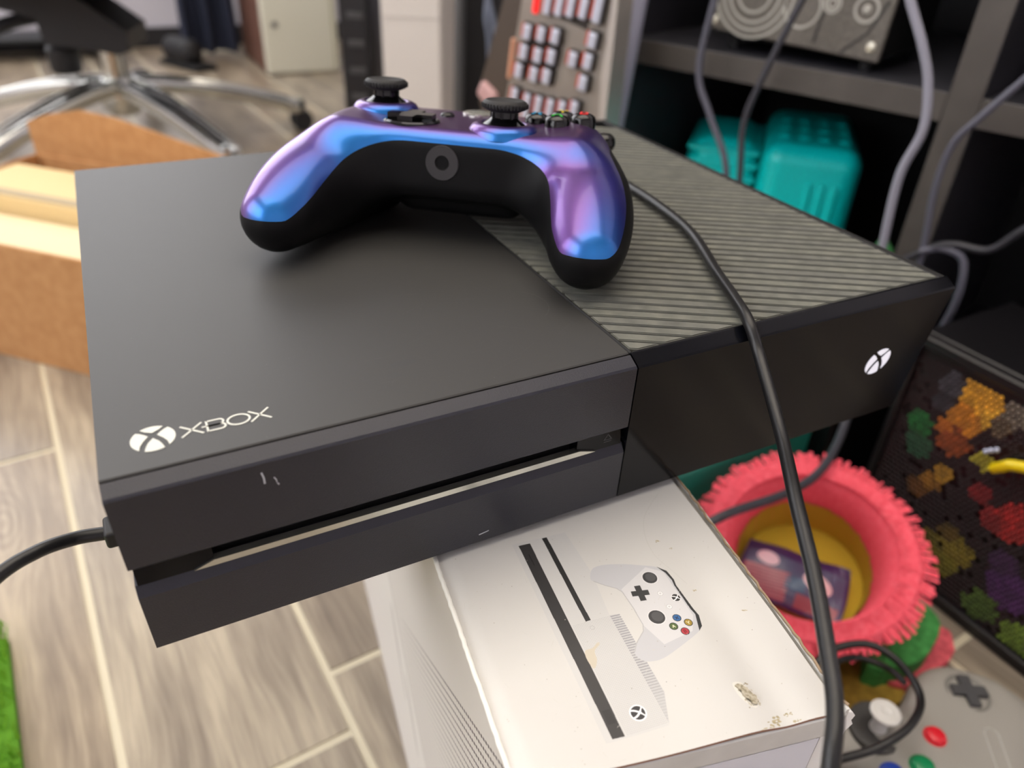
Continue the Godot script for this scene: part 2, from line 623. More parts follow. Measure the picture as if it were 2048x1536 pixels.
func grain_image(seed_: int) -> ImageTexture:
	var f := FastNoiseLite.new()
	f.seed = seed_
	f.frequency = 0.02
	f.fractal_octaves = 4
	var g := FastNoiseLite.new()
	g.seed = seed_ + 9
	g.frequency = 0.05
	g.fractal_octaves = 3
	var im := Image.create(192, 768, false, Image.FORMAT_RGB8)
	var kn := Vector2(118, 395)
	for y in 768:
		for x in 192:
			var p := Vector2(x, y)
			var d := (p - kn) * Vector2(1.0, 0.55)
			var near := exp(-d.length_squared() / 1400.0)
			var u := x + near * 22.0 * signf(x - kn.x + 0.01) * -1.0 + f.get_noise_2d(x * 0.3, y * 0.12) * 14.0
			var a := g.get_noise_2d(u * 1.6, y * 0.10) * 0.45 + g.get_noise_2d(u * 6.0, y * 0.35 + 300) * 0.3 + f.get_noise_2d(x * 0.45 + 90, y * 0.22) * 0.75
			a -= near * near * 0.5 * (0.6 + 0.4 * sin(d.length() * 0.9))
			var t := clampf(0.55 + a * 0.75, 0.0, 1.0)
			im.set_pixel(x, y, c8(126, 115, 103).lerp(c8(196, 184, 162), t))
	im.generate_mipmaps()
	return ImageTexture.create_from_image(im)

func build_floor() -> void:
	var fl := thing("floor", "floor of greyish brown wood-look planks with pale joints", "floor")
	fl.set_meta("kind", "structure")
	var sl := MB.new()
	sl.box(V(-.075, -.0512, -.44), V(3.85, .1, 5.05))
	part(fl, "joint_bed", sl, mat(c8(212, 203, 178), 0.6))
	var tex := grain_image(3)
	var dir := V(0.0915, 0, 1.0).normalized()
	var acr := V(dir.z, 0, -dir.x)
	var org := V(0.0782, 0, -0.2)      # on the joint line between two rows
	var ms := []
	for k in 4:
		var m := mat([Color(1, 1, 1), Color(0.93, 0.93, 0.94), Color(0.97, 0.95, 0.93), Color(0.88, 0.87, 0.87)][k], 0.28)
		m.albedo_texture = tex
		ms.append(m)
	var pitch := 0.1442; var plen := 0.9; var joint := 0.0065
	for row in range(-14, 13):
		var c0 := row * pitch + joint / 2
		var c1 := (row + 1) * pitch - joint / 2
		# rows -1 and -2 have the joints that show
		var off := 0.053 if row == -1 else (-0.398 if row == -2 else fposmod(row * 0.377, 0.9))
		for k in range(-4, 4):
			var a0 := off + k * plen + joint / 2
			var a1 := off + (k + 1) * plen - joint / 2
			var mid := org + acr * (c0 + c1) * 0.5 + dir * (a0 + a1) * 0.5
			if mid.x < -1.98 or mid.x > 1.8 or mid.z < -3.1 or mid.z > 2.2:
				continue
			# keep inside the walls
			var poly := PackedVector2Array()
			for q in [[c0, a0], [c1, a0], [c1, a1], [c0, a1]]:
				var w: Vector3 = org + acr * q[0] + dir * q[1]
				poly.append(Vector2(w.x, w.z))
			var cut := Geometry2D.intersect_polygons(poly, PackedVector2Array([Vector2(-1.9, -2.87), Vector2(1.75, -2.87), Vector2(1.75, 2.0), Vector2(-1.9, 2.0)]))
			for q in cut:
				var b := MB.new()
				var du := rng.randf() * 0.3
				var idx := Geometry2D.triangulate_polygon(q)
				var top := []
				var uvs := []
				for w in q:
					top.append(V(w.x, 0, w.y))
					var r := V(w.x, 0, w.y) - org
					uvs.append(Vector2((r.dot(acr) - row * pitch) / pitch * 0.94 + 0.03, (r.dot(dir) - a0) / plen if row == -1 else (r.dot(dir) - a0) / plen + du + row * 0.37))
				for t in range(0, idx.size(), 3):
					b.tri(top[idx[t]], top[idx[t + 1]], top[idx[t + 2]], Vector3.UP, uvs[idx[t]], uvs[idx[t + 1]], uvs[idx[t + 2]])
				var cen := Vector3.ZERO
				for w in top: cen += w / top.size()
				for t in top.size():
					var n2: int = (t + 1) % top.size()
					b.quad(top[t], top[n2], top[n2] - V(0, .0011, 0), top[t] - V(0, .0011, 0), (top[t] + top[n2]) * 0.5 - cen, uvs[t], uvs[n2], uvs[n2], uvs[t])
				part(fl, "plank", b, ms[(row * 3 + k * 5 + 40) % 4])

# ------------------------------------------------------------------ the console
func xs(y: float) -> float:
	return 0.1673 + (TOP - y) * 0.096

func slab(b: MB, prof: Array, xa: Callable, xb: Callable) -> void:
	# profile of Vector2(z, y) swept along x between two ends that may slant with y
	var cen := Vector2.ZERO
	for p in prof: cen += p / prof.size()
	var idx := Geometry2D.triangulate_polygon(PackedVector2Array(prof))
	for e in [xa, xb]:
		var s := -1.0 if e == xa else 1.0
		for t in range(0, idx.size(), 3):
			var q := []
			for i in 3:
				var p: Vector2 = prof[idx[t + i]]
				q.append(V(e.call(p.y), p.y, p.x))
			b.tri(q[0], q[1], q[2], V(s, 0, 0))
	for k in prof.size():
		var p: Vector2 = prof[k]
		var r: Vector2 = prof[(k + 1) % prof.size()]
		var m := (p + r) * 0.5 - cen
		b.quad(V(xa.call(p.y), p.y, p.x), V(xb.call(p.y), p.y, p.x), V(xb.call(r.y), r.y, r.x), V(xa.call(r.y), r.y, r.x), V(0, m.y, m.x), Vector2(0, p.x), Vector2(1, p.x), Vector2(1, r.x), Vector2(0, r.x))

func fz(y: float) -> float:    # the front plane leans back towards the bottom
	return -0.0095 * (0.3688 - y) / 0.0697

func build_console() -> void:
	var base := V(0.166, 0.299, -0.14)
	var t := thing("game_console", "black two-tone games console with a ridged vent, lying on the white carton", "games console", Transform3D(Basis.IDENTITY, base))
	var X := Transform3D(Basis.IDENTITY, -base)
	var lft := func(_y): return 0.0
	var rgt := func(y): return 0.333 + (TOP - y) * 0.03
	var sp0 := func(y): return xs(y) - 0.0003
	var sp1 := func(y): return xs(y) + 0.0003
	var D := -0.2815
	# body below the skins
	var b := MB.new()
	slab(b, [Vector2(D + .001, TOP - .004), Vector2(-.008, TOP - .004), Vector2(-.016, 0.2995), Vector2(D + .004, 0.2995)], func(_y): return 0.0006, func(y): return rgt.call(y) - .0006)
	part(t, "body", b, M.dark, X)
	# matt left top, with fine wear
	b = MB.new()
	slab(b, [Vector2(D, TOP - .004), Vector2(D + .001, TOP - .0006), Vector2(D + .0022, TOP), Vector2(-.0061, TOP), Vector2(-.0057, TOP - .0004), Vector2(-.0057, TOP - .004)], lft, sp0)
	var cv := Canvas.new(Vector2(0, -282), Vector2(168, -5), 6.0, c8(24, 23, 21))
	for k in 260:
		var p := Vector2(rng.randf_range(2, 166), rng.randf_range(-280, -7))
		var g := rng.randf_range(0.16, 0.30)
		cv.disc(p, rng.randf_range(.08, .2), rng.randf_range(.08, .16), Color(g, g, g))
	for k in 34:
		var p := Vector2(rng.randf_range(70, 164), rng.randf_range(-120, -12))
		var a := rng.randf_range(-.6, .9)
		var l := rng.randf_range(2, 16)
		cv.line(p, p + Vector2(cos(a), sin(a)) * l, .12, Color(.155, .155, .155))
	for k in 60:
		var p := Vector2(rng.randf_range(3, 40), rng.randf_range(-44, -36))
		cv.disc(p, rng.randf_range(.3, 1.2), .15, Color(.07, .07, .075))
	var arc := []
	for k in 14:
		arc.append(Vector2(146, -52) + Vector2.from_angle(lerpf(-.9, 1.0, k / 13.0)) * 13.0)
	cv.path(arc, .22, Color(.21, .21, .21))
	cv.disc(Vector2(93, -30), 4.5, 2.0, Color(.085, .085, .09))
	cv.disc(Vector2(88, -24), 2.4, 1.3, Color(.09, .09, .09))
	var mt: StandardMaterial3D = mat(Color.WHITE, 0.57, 0.0, 0.85)
	mt.albedo_texture = cv.tex()
	# uvs from the plan position
	for k in b.v.size():
		b.uv[k] = Vector2((b.v[k].x * 1000.0) / 168.0, (b.v[k].z * 1000.0 + 282.0) / 277.0)
	part(t, "top_panel", b, mt, X)
	# left front: lip, upper block, slot band, lower block
	b = MB.new()
	slab(b, [Vector2(-.0052, TOP - .0006), Vector2(-.0048, TOP - .0003), Vector2(-.0008, TOP - .0026), Vector2(-.0001, .3687), Vector2(fz(.3405), .3405), Vector2(fz(.3405) - .0006, .3397), Vector2(-.0115, .3397), Vector2(-.0095, .366)], lft, sp0)
	part(t, "front_bezel", b, M.black, X)
	b = MB.new()
	slab(b, [Vector2(fz(.3305) - .0022, .3305), Vector2(fz(.3265), .3265), Vector2(fz(.3), .3), Vector2(fz(.3) - .001, .2992), Vector2(-.018, .2992), Vector2(-.016, .3305)], lft, sp0)
	part(t, "lower_front", b, M.black, X)
	var zb := fz(.335) - .0024
	b = MB.new()
	slab(b, [Vector2(zb, .3397), Vector2(zb, .3305), Vector2(zb - .008, .3305), Vector2(zb - .008, .3397)], func(_y): return 0.0008, func(_y): return 0.0225)
	part(t, "slot_band", b, M.gloss, X)
	b = MB.new()
	slab(b, [Vector2(zb, .3397), Vector2(zb, .3305), Vector2(zb - .008, .3305), Vector2(zb - .008, .3397)], func(_y): return 0.1505, func(y): return xs(y) - .0012)
	part(t, "slot_band", b, M.gloss, X)
	b = MB.new()
	b.box(V(.0865, .335, zb - .0066), V(.129, .0096, .003))
	part(t, "disc_slot", b, M.void_, X)
	b = MB.new()   # bright lower lip of the slot, tapering to points
	b.prism(PackedVector2Array([Vector2(.0165, .3307), Vector2(.1585, .3307), Vector2(.1515, .3329), Vector2(.0225, .3329)]), zb - .002, zb + .0008)
	part(t, "slot_trim", b, M.chrome, X)
	b = MB.new()
	b.stroke(PackedVector2Array([Vector2(.1622, .3342), Vector2(.1639, .3366), Vector2(.1656, .3342)]), .0003, zb, zb + .00015, Transform3D.IDENTITY, true)
	b.stroke(PackedVector2Array([Vector2(.1622, .3333), Vector2(.1656, .3333)]), .0003, zb, zb + .00015)
	part(t, "eject_mark", b, mat(c8(60, 60, 62), 0.5), X)
	# right front: one glossy panel whose lip wraps over the top edge
	b = MB.new()
	slab(b, [Vector2(-.0056, TOP), Vector2(-.0051, TOP - .0001), Vector2(-.0006, TOP - .0027), Vector2(-.00005, .3686), Vector2(fz(.3), .3), Vector2(fz(.3) - .001, .2992), Vector2(-.018, .2992), Vector2(-.0085, .366)], sp1, rgt)
	part(t, "glossy_front", b, M.gloss, X)
	# vent: frame and slats
	b = MB.new()
	var y0 := TOP - .0045
	for q in [[.1677, .1690, D, -.0058], [.3288, .333, D, -.0058], [.169, .3288, D, D + .004], [.169, .3288, -.0068, -.0058]]:
		b.box(V((q[0] + q[1]) / 2, (TOP + y0) / 2 - .0001, (q[2] + q[3]) / 2), V(q[1] - q[0], TOP - y0, q[3] - q[2]), .0005)
	b.box(V(.249, TOP - .0052, D / 2), V(.16, .0014, -D - .012))
	part(t, "vent_frame", b, M.dark, X)
	var rect := PackedVector2Array([Vector2(.1692, D + .0042), Vector2(.3286, D + .0042), Vector2(.3286, -.0070), Vector2(.1692, -.0070)])
	var d2 := Vector2(.866, .5)
	var p2 := Vector2(-.5, .866)
	var o2 := Vector2(.1691, -.0216)
	var slat_m := []
	for k in 3:
		slat_m.append(textured(mat(Color.WHITE, 0.5), noise_tex(0.03, 4, [[0.0, c8(94 - k * 3, 95 - k * 3, 88 - k * 2)], [0.5, c8(108 - k * 3, 109 - k * 3, 101 - k * 2)], [1.0, c8(122 - k * 3, 122 - k * 3, 112 - k * 2)]], 256, false, 20 + k), 12.0))
	for k in range(-48, 4):
		var c := o2 + p2 * (.00595 * (k + .5))
		var hw := .00228
		var strip := PackedVector2Array([c - d2 * .4 - p2 * hw, c + d2 * .4 - p2 * hw, c + d2 * .4 + p2 * hw, c - d2 * .4 + p2 * hw])
		for q in Geometry2D.intersect_polygons(strip, rect):
			var s := MB.new()
			var low := Geometry2D.offset_polygon(q, -.0003)
			s.prism(q, TOP - .0045, TOP - .0005, Transform3D(Basis(V(1, 0, 0), V(0, 0, 1), V(0, 1, 0)), Vector3.ZERO))
			if low.size():
				s.prism(low[0], TOP - .0006, TOP - .0001, Transform3D(Basis(V(1, 0, 0), V(0, 0, 1), V(0, 1, 0)), Vector3.ZERO))
			part(t, "vent_slat", s, slat_m[absi(k * 7) % 3], X)
	# emblem and lettering on the top, read from the front
	var flat := func(cx: float, cz: float, sc: float, y := TOP) -> Transform3D: return Transform3D(Basis(V(sc, 0, 0), V(0, 0, -sc), V(0, 1, 0)), V(cx, y, cz))
	b = MB.new()
	for q in emblem():
		b.prism(q, 0, .00012, flat.call(.0146, -.0195, .0060))
	part(t, "emblem", b, M.white_print, X)
	b = MB.new()
	var lt: Transform3D = flat.call(.0220, -.0166, .00094)   # millimetres, baseline at y = 0
	var cap := 5.9
	b.stroke(PackedVector2Array([Vector2(0, 0), Vector2(6.3, cap)]), .62, 0, .00012, lt)
	b.stroke(PackedVector2Array([Vector2(0, cap), Vector2(6.3, 0)]), .62, 0, .00012, lt)
	var bx := 7.6
	b.stroke(PackedVector2Array([Vector2(bx, 0), Vector2(bx, cap)]), .62, 0, .00012, lt)
	var bowl := func(y0: float, y1: float, w: float) -> PackedVector2Array:
		var q := PackedVector2Array([Vector2(bx, y0)])
		var r := (y1 - y0) / 2
		for k in 9:
			var a := -PI / 2 + PI * k / 8
			q.append(Vector2(bx + w - r + cos(a) * r, (y0 + y1) / 2 + sin(a) * r))
		q.append(Vector2(bx, y1))
		return q
	b.stroke(bowl.call(.3, 3.05, 5.3), .62, 0, .00012, lt)
	b.stroke(bowl.call(3.05, cap - .3, 5.0), .62, 0, .00012, lt)
	b.stroke(PackedVector2Array([Vector2(bx - 1.6, 3.05), Vector2(bx + .2, 3.05)]), .55, 0, .00012, lt)
	var ring := PackedVector2Array()
	for k in 32:
		ring.append(Vector2(17.0 + cos(TAU * k / 32) * 3.35, cap / 2 + sin(TAU * k / 32) * (cap / 2 - .3)))
	b.stroke(ring, .65, 0, .00012, lt, true)
	b.stroke(PackedVector2Array([Vector2(20.4, 0), Vector2(26.6, cap)]), .62, 0, .00012, lt)
	b.stroke(PackedVector2Array([Vector2(20.4, cap), Vector2(26.6, 0)]), .62, 0, .00012, lt)
	part(t, "lettering", b, M.white_print, X)
	# lit power emblem on the glossy front
	var nf := V(0, -.0095, .0697).normalized()   # the front plane's normal
	var fup := V(0, .0697, .0095).normalized()
	b = MB.new()
	for q in emblem():
		b.prism(q, 0, .0001, Transform3D(Basis(V(.0070, 0, 0), fup * .0070, nf), V(.3046, .3360, fz(.3360)) + nf * .0001))
	var lit := mat(c8(235, 235, 235), 0.5)
	lit.emission_enabled = true
	lit.emission = Color(.93, .93, 1.0)
	lit.emission_energy_multiplier = 0.55
	part(t, "power_light", b, lit, X)
	# bare scratches on the upper block and the chipped corner below
	for q in [[.0398, .3655, .0402, .3615, .0005], [.0430, .3625, .0436, .3605, .0003], [.0437, .3598, .044, .3592, .0003], [.112, .3045, .116, .3052, .0002]]:
		b = MB.new()
		b.stroke(PackedVector2Array([Vector2(q[0], q[1]), Vector2((q[0] + q[2]) / 2 + .0002, (q[1] + q[3]) / 2), Vector2(q[2], q[3])]), q[4], fz(q[1]) + .00003, fz(q[1]) + .0003)
		part(t, "scratch_mark", b, mat(c8(190, 192, 200), 0.6), X)
	for p in [V(.03, .2975, -.03), V(.30, .2975, -.03), V(.03, .2975, -.25), V(.30, .2975, -.25)]:
		b = MB.new()
		b.lathe([Vector2(0, -.002), Vector2(.008, -.002), Vector2(.008, .0015), Vector2(0, .0015)], 16, Transform3D(Basis.IDENTITY, p))
		part(t, "foot", b, M.rubber, X)

# ------------------------------------------------------------------ the pad on top
func build_pad() -> void:
	var sc := 1.051 * 0.001
	var bas := Basis(V(.792475, -.003392, .609895), V(.065182, .994728, -.079163), V(-.606411, .102489, .788518)).orthonormalized()
	var t := thing("game_controller", "glossy purple and blue colour-shift game controller lying on the black console", "game controller", Transform3D(bas, V(.1599, .4155, -.1358)))
	var s0 := V(46, -20.5, -15)
	var s1 := V(57.0, -20.5, 18)
	var s2 := V(61.0, -30.5, 49.5)
	var b0 := s0
	var b1 := (s1 - s0) * 2.0
	var b2 := s0 - s1 * 2.0 + s2
	var f := func(p: Vector3) -> float:
		var q := Vector3(absf(p.x), p.y, p.z)
		var d := sdbox(q, V(0, -12.0, -13), V(55, 14.5, 32), 8.0)
		var u := clampf((q.z + 20.0) / 70.0, 0.0, 1.0)
		for k in 4:
			var e := b0 + b1 * u + b2 * u * u - q
			var e1 := b1 + b2 * 2.0 * u
			u = clampf(u - e.dot(e1) / maxf(e1.dot(e1) + e.dot(b2) * 2.0, 400.0), 0.0, 1.0)
		for k in 4:   # swell and taper: the nearest of the round sections
			var e := b0 + b1 * u + b2 * u * u - q
			var e1 := b1 + b2 * 2.0 * u
			var el := maxf(e.length(), 1.0)
			u = clampf(u - (e.dot(e1) / el + 1.0 + 21.0 * u * u) * el / maxf(e1.length_squared(), 400.0) * .8, 0.0, 1.0)
		var gd := (b0 + b1 * u + b2 * u * u).distance_to(q) - (21.6 - u - 7.0 * u * u * u)
		d = smin(d, gd, 13.0)
		# the arch between the grips
		var c := Vector2(q.x, q.z).distance_to(Vector2(0, 46)) - 24.0
		d = -smin(-d, Vector2(maxf(q.x - 20.0, 0.0), q.z - 44.0).length() - 22.0, 7.0) if q.z > 5.0 else d
		d = smin(d, sdbox(q, V(0, -27, -16), V(27, 8.5, 20), 6.0), 5.0)
		return d + 0.0 * c
	var g := nets(f, V(-82, -50, -48), V(82, 14, 68), 1.7)
	var seam := func(p: Vector3) -> float:
		var u := clampf((p.z - 2.0) / 58.0, 0.0, 1.0) * smoothstep(16.0, 46.0, absf(p.x))
		return p.y - (-2.6 - 26.0 * pow(u, 1.3))
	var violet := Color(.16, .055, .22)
	var baked_tint := func(_p: Vector3, n: Vector3) -> Color:  # angle-dependent sheen baked into vertex colour: bluest facing the viewer, dark violet upward
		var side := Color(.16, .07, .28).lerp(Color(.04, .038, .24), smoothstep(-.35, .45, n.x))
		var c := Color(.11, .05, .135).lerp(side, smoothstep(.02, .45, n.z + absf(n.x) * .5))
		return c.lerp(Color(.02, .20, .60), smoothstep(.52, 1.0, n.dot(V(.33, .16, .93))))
	var top := MB.new()
	var low := MB.new()
	var plain := func(_p, _n): return Color.WHITE
	for k in range(0, g[2].size(), 3):
		var P := []; var N := []; var S := []
		for i in 3:
			var w: int = g[2][k + i]
			P.append(g[0][w]); N.append(g[1][w]); S.append(seam.call(g[0][w]))
		clip(top, P, N, S, baked_tint)
		clip(low, P, N, [-S[0], -S[1], -S[2]], plain)
	var X := Transform3D(Basis.from_scale(Vector3.ONE * sc), Vector3.ZERO)
	var pm := mat(Color.WHITE, 0.3, 0.65)
	pm.vertex_color_use_as_albedo = true
	pm.clearcoat_enabled = true
	pm.clearcoat = 0.3
	pm.clearcoat_roughness = 0.06
	var _v := violet
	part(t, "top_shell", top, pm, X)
	part(t, "lower_shell", low, mat(c8(12, 12, 13), 0.5, 0.0, 0.3), X)
	# height of the face at (x, z)
	var face := func(x: float, z: float) -> float:
		var y := 12.0
		for i in 60:
			var d: float = f.call(V(x, y, z))
			if d < 0.03: break
			y -= d
		return y
	var bl := mat(c8(10, 10, 11), 0.12)
	# thumbsticks in their rings
	for q in [V(-38, 0, -16), V(18.5, 0, 2.5)]:
		var y: float = face.call(q.x, q.z)
		var w := MB.new()
		w.lathe([Vector2(14.6, y - 2.5), Vector2(14.2, y + .2), Vector2(13.0, y + 1.7), Vector2(11.2, y + 2.6), Vector2(9.8, y + 2.8), Vector2(9.0, y + 2.2), Vector2(8.0, y - .5)], 40, Transform3D(Basis.IDENTITY, V(q.x, 0, q.z)), 60.0)
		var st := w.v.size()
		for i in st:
			w.col[i] = baked_tint.call(w.v[i], w.n[i])
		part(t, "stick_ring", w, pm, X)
		w = MB.new()
		w.lathe([Vector2(0, y - 1), Vector2(9.5, y - 1), Vector2(8.8, y + 2.4), Vector2(6.2, y + 4.2), Vector2(5.3, y + 5.0), Vector2(5.3, y + 8.0), Vector2(0, y + 8.0)], 28, Transform3D(Basis.IDENTITY, V(q.x, 0, q.z)))
		var stick := part(t, "thumbstick", w, bl, X)
		w = MB.new()
		w.lathe([Vector2(0, y + 7.2), Vector2(6.6, y + 7.4), Vector2(8.7, y + 8.3), Vector2(9.2, y + 9.6), Vector2(8.8, y + 11.0), Vector2(7.7, y + 11.7), Vector2(6.6, y + 11.3), Vector2(3.0, y + 10.6), Vector2(0, y + 10.5)], 36, Transform3D(Basis.IDENTITY, V(q.x, 0, q.z)), 50.0)
		for k in 40:   # knurled rim
			var a := TAU * k / 40
			w.box(V(q.x + cos(a) * 9.1, y + 9.6, q.z + sin(a) * 9.1), V(.8, 1.8, .5), .15, Basis(Vector3.UP, -a))
		part(stick, "stick_cap", w, M.rubber)
		w = MB.new()
		for k in 8:
			var a := TAU * k / 8
			w.box(V(q.x + cos(a) * 5.3, y + 6.2, q.z + sin(a) * 5.3), V(1.0, 3.2, 1.2), .2, Basis(Vector3.UP, -a))
		part(stick, "stick_ribs", w, bl)
	# directional pad: glossy cross on a dish
	var dp := V(-21, 0, 1.5)
	var dy: float = face.call(dp.x, dp.z)
	var w := MB.new()
	w.lathe([Vector2(12.2, dy - 2), Vector2(12.0, dy + .4), Vector2(11.0, dy + 1.0), Vector2(9.8, dy + .4), Vector2(0, dy - .6)], 36, Transform3D(Basis.IDENTITY, dp), 50.0)
	var dish := part(t, "direction_pad", w, mat(c8(40, 40, 44), 0.1, 0.7), X)
	w = MB.new()
	w.prism(PackedVector2Array([Vector2(-3.2, -9.6), Vector2(3.2, -9.6), Vector2(3.2, -3.2), Vector2(9.6, -3.2), Vector2(9.6, 3.2), Vector2(3.2, 3.2), Vector2(3.2, 9.6), Vector2(-3.2, 9.6), Vector2(-3.2, 3.2), Vector2(-9.6, 3.2), Vector2(-9.6, -3.2), Vector2(-3.2, -3.2)]), dy - 1, dy + 3.2, Transform3D(Basis(V(1, 0, 0), V(0, 0, 1), V(0, 1, 0)), dp))
	part(dish, "cross", w, bl)
	# face buttons: black domes, each with a coloured letter
	for q in [["A", V(39, 0, -9.0), c8(40, 190, 60)], ["B", V(49, 0, -18.5), c8(235, 50, 50)], ["X", V(29, 0, -18.5), c8(60, 170, 215)], ["Y", V(39, 0, -28), c8(235, 215, 50)]]:
		var y: float = face.call(q[1].x, q[1].z)
		w = MB.new()
		w.lathe([Vector2(5.3, y - 2), Vector2(5.3, y + 2.0), Vector2(4.8, y + 3.0), Vector2(3.4, y + 3.9), Vector2(1.8, y + 4.3), Vector2(0, y + 4.4)], 24, Transform3D(Basis.IDENTITY, q[1]), 60.0)
		var bt := part(t, "face_button", w, bl, X)
		var tm := TextMesh.new()
		tm.text = q[0]
		tm.font_size = 64
		tm.pixel_size = 0.11
		tm.depth = 0.5
		var lm := mat(q[2], 0.4)
		part(bt, "letter", tm, lm, Transform3D(Basis(V(1, 0, 0), V(0, 0, -1), V(0, 1, 0)), q[1] + V(0, y + 4.1, 0)))
	for q in [V(-11, 0, -19), V(11, 0, -19)]:
		var y: float = face.call(q.x, q.z)
		w = MB.new()
		w.lathe([Vector2(3.2, y - 1), Vector2(3.1, y + .8), Vector2(2.2, y + 1.5), Vector2(0, y + 1.7)], 20, Transform3D(Basis.IDENTITY, q), 60.0)
		part(t, "menu_button", w, bl, X)
	var gy: float = face.call(0, -33)
	w = MB.new()
	w.lathe([Vector2(7.4, gy - 2), Vector2(7.2, gy + .6), Vector2(5.5, gy + 1.2), Vector2(0, gy + 1.6)], 28, Transform3D(Basis.IDENTITY, V(0, 0, -33)), 60.0)
	part(t, "guide_button", w, mat(c8(225, 225, 215), 0.12, 0.8), X)
	# headset socket in the arch wall
	var jz := 22.0
	for i in 80:
		if f.call(V(-3, -10, jz)) < 0.0: break
		jz -= 0.3
	w = MB.new()
	var jx := Transform3D(Basis(V(1, 0, 0), V(0, 0, 1), V(0, -1, 0)), V(-3, -10, jz))
	w.lathe([Vector2(7.0, -1.2), Vector2(6.8, .6), Vector2(3.0, .6), Vector2(2.7, -.3)], 32, jx)
	var jack := part(t, "headset_socket", w, mat(c8(48, 46, 48), 0.6), X)
	w = MB.new()
	w.lathe([Vector2(2.75, .3), Vector2(2.6, -.2), Vector2(0, -.25)], 24, jx)
	part(jack, "socket_hole", w, M.void_)
	# shoulder buttons and triggers on the far edge
	for s in [-1.0, 1.0]:
		w = MB.new()
		w.rbox(V(s * 40, -6, -43), V(46, 9, 10), 4.0, 4, Basis(Vector3.UP, s * -.22))
		part(t, "shoulder_button", w, bl, X)
		w = MB.new()
		w.rbox(V(s * 44, -20, -42), V(24, 26, 18), 8.0, 5, Basis(Vector3.RIGHT, .35))
		part(t, "trigger", w, mat(c8(22, 22, 23), 0.35), X)

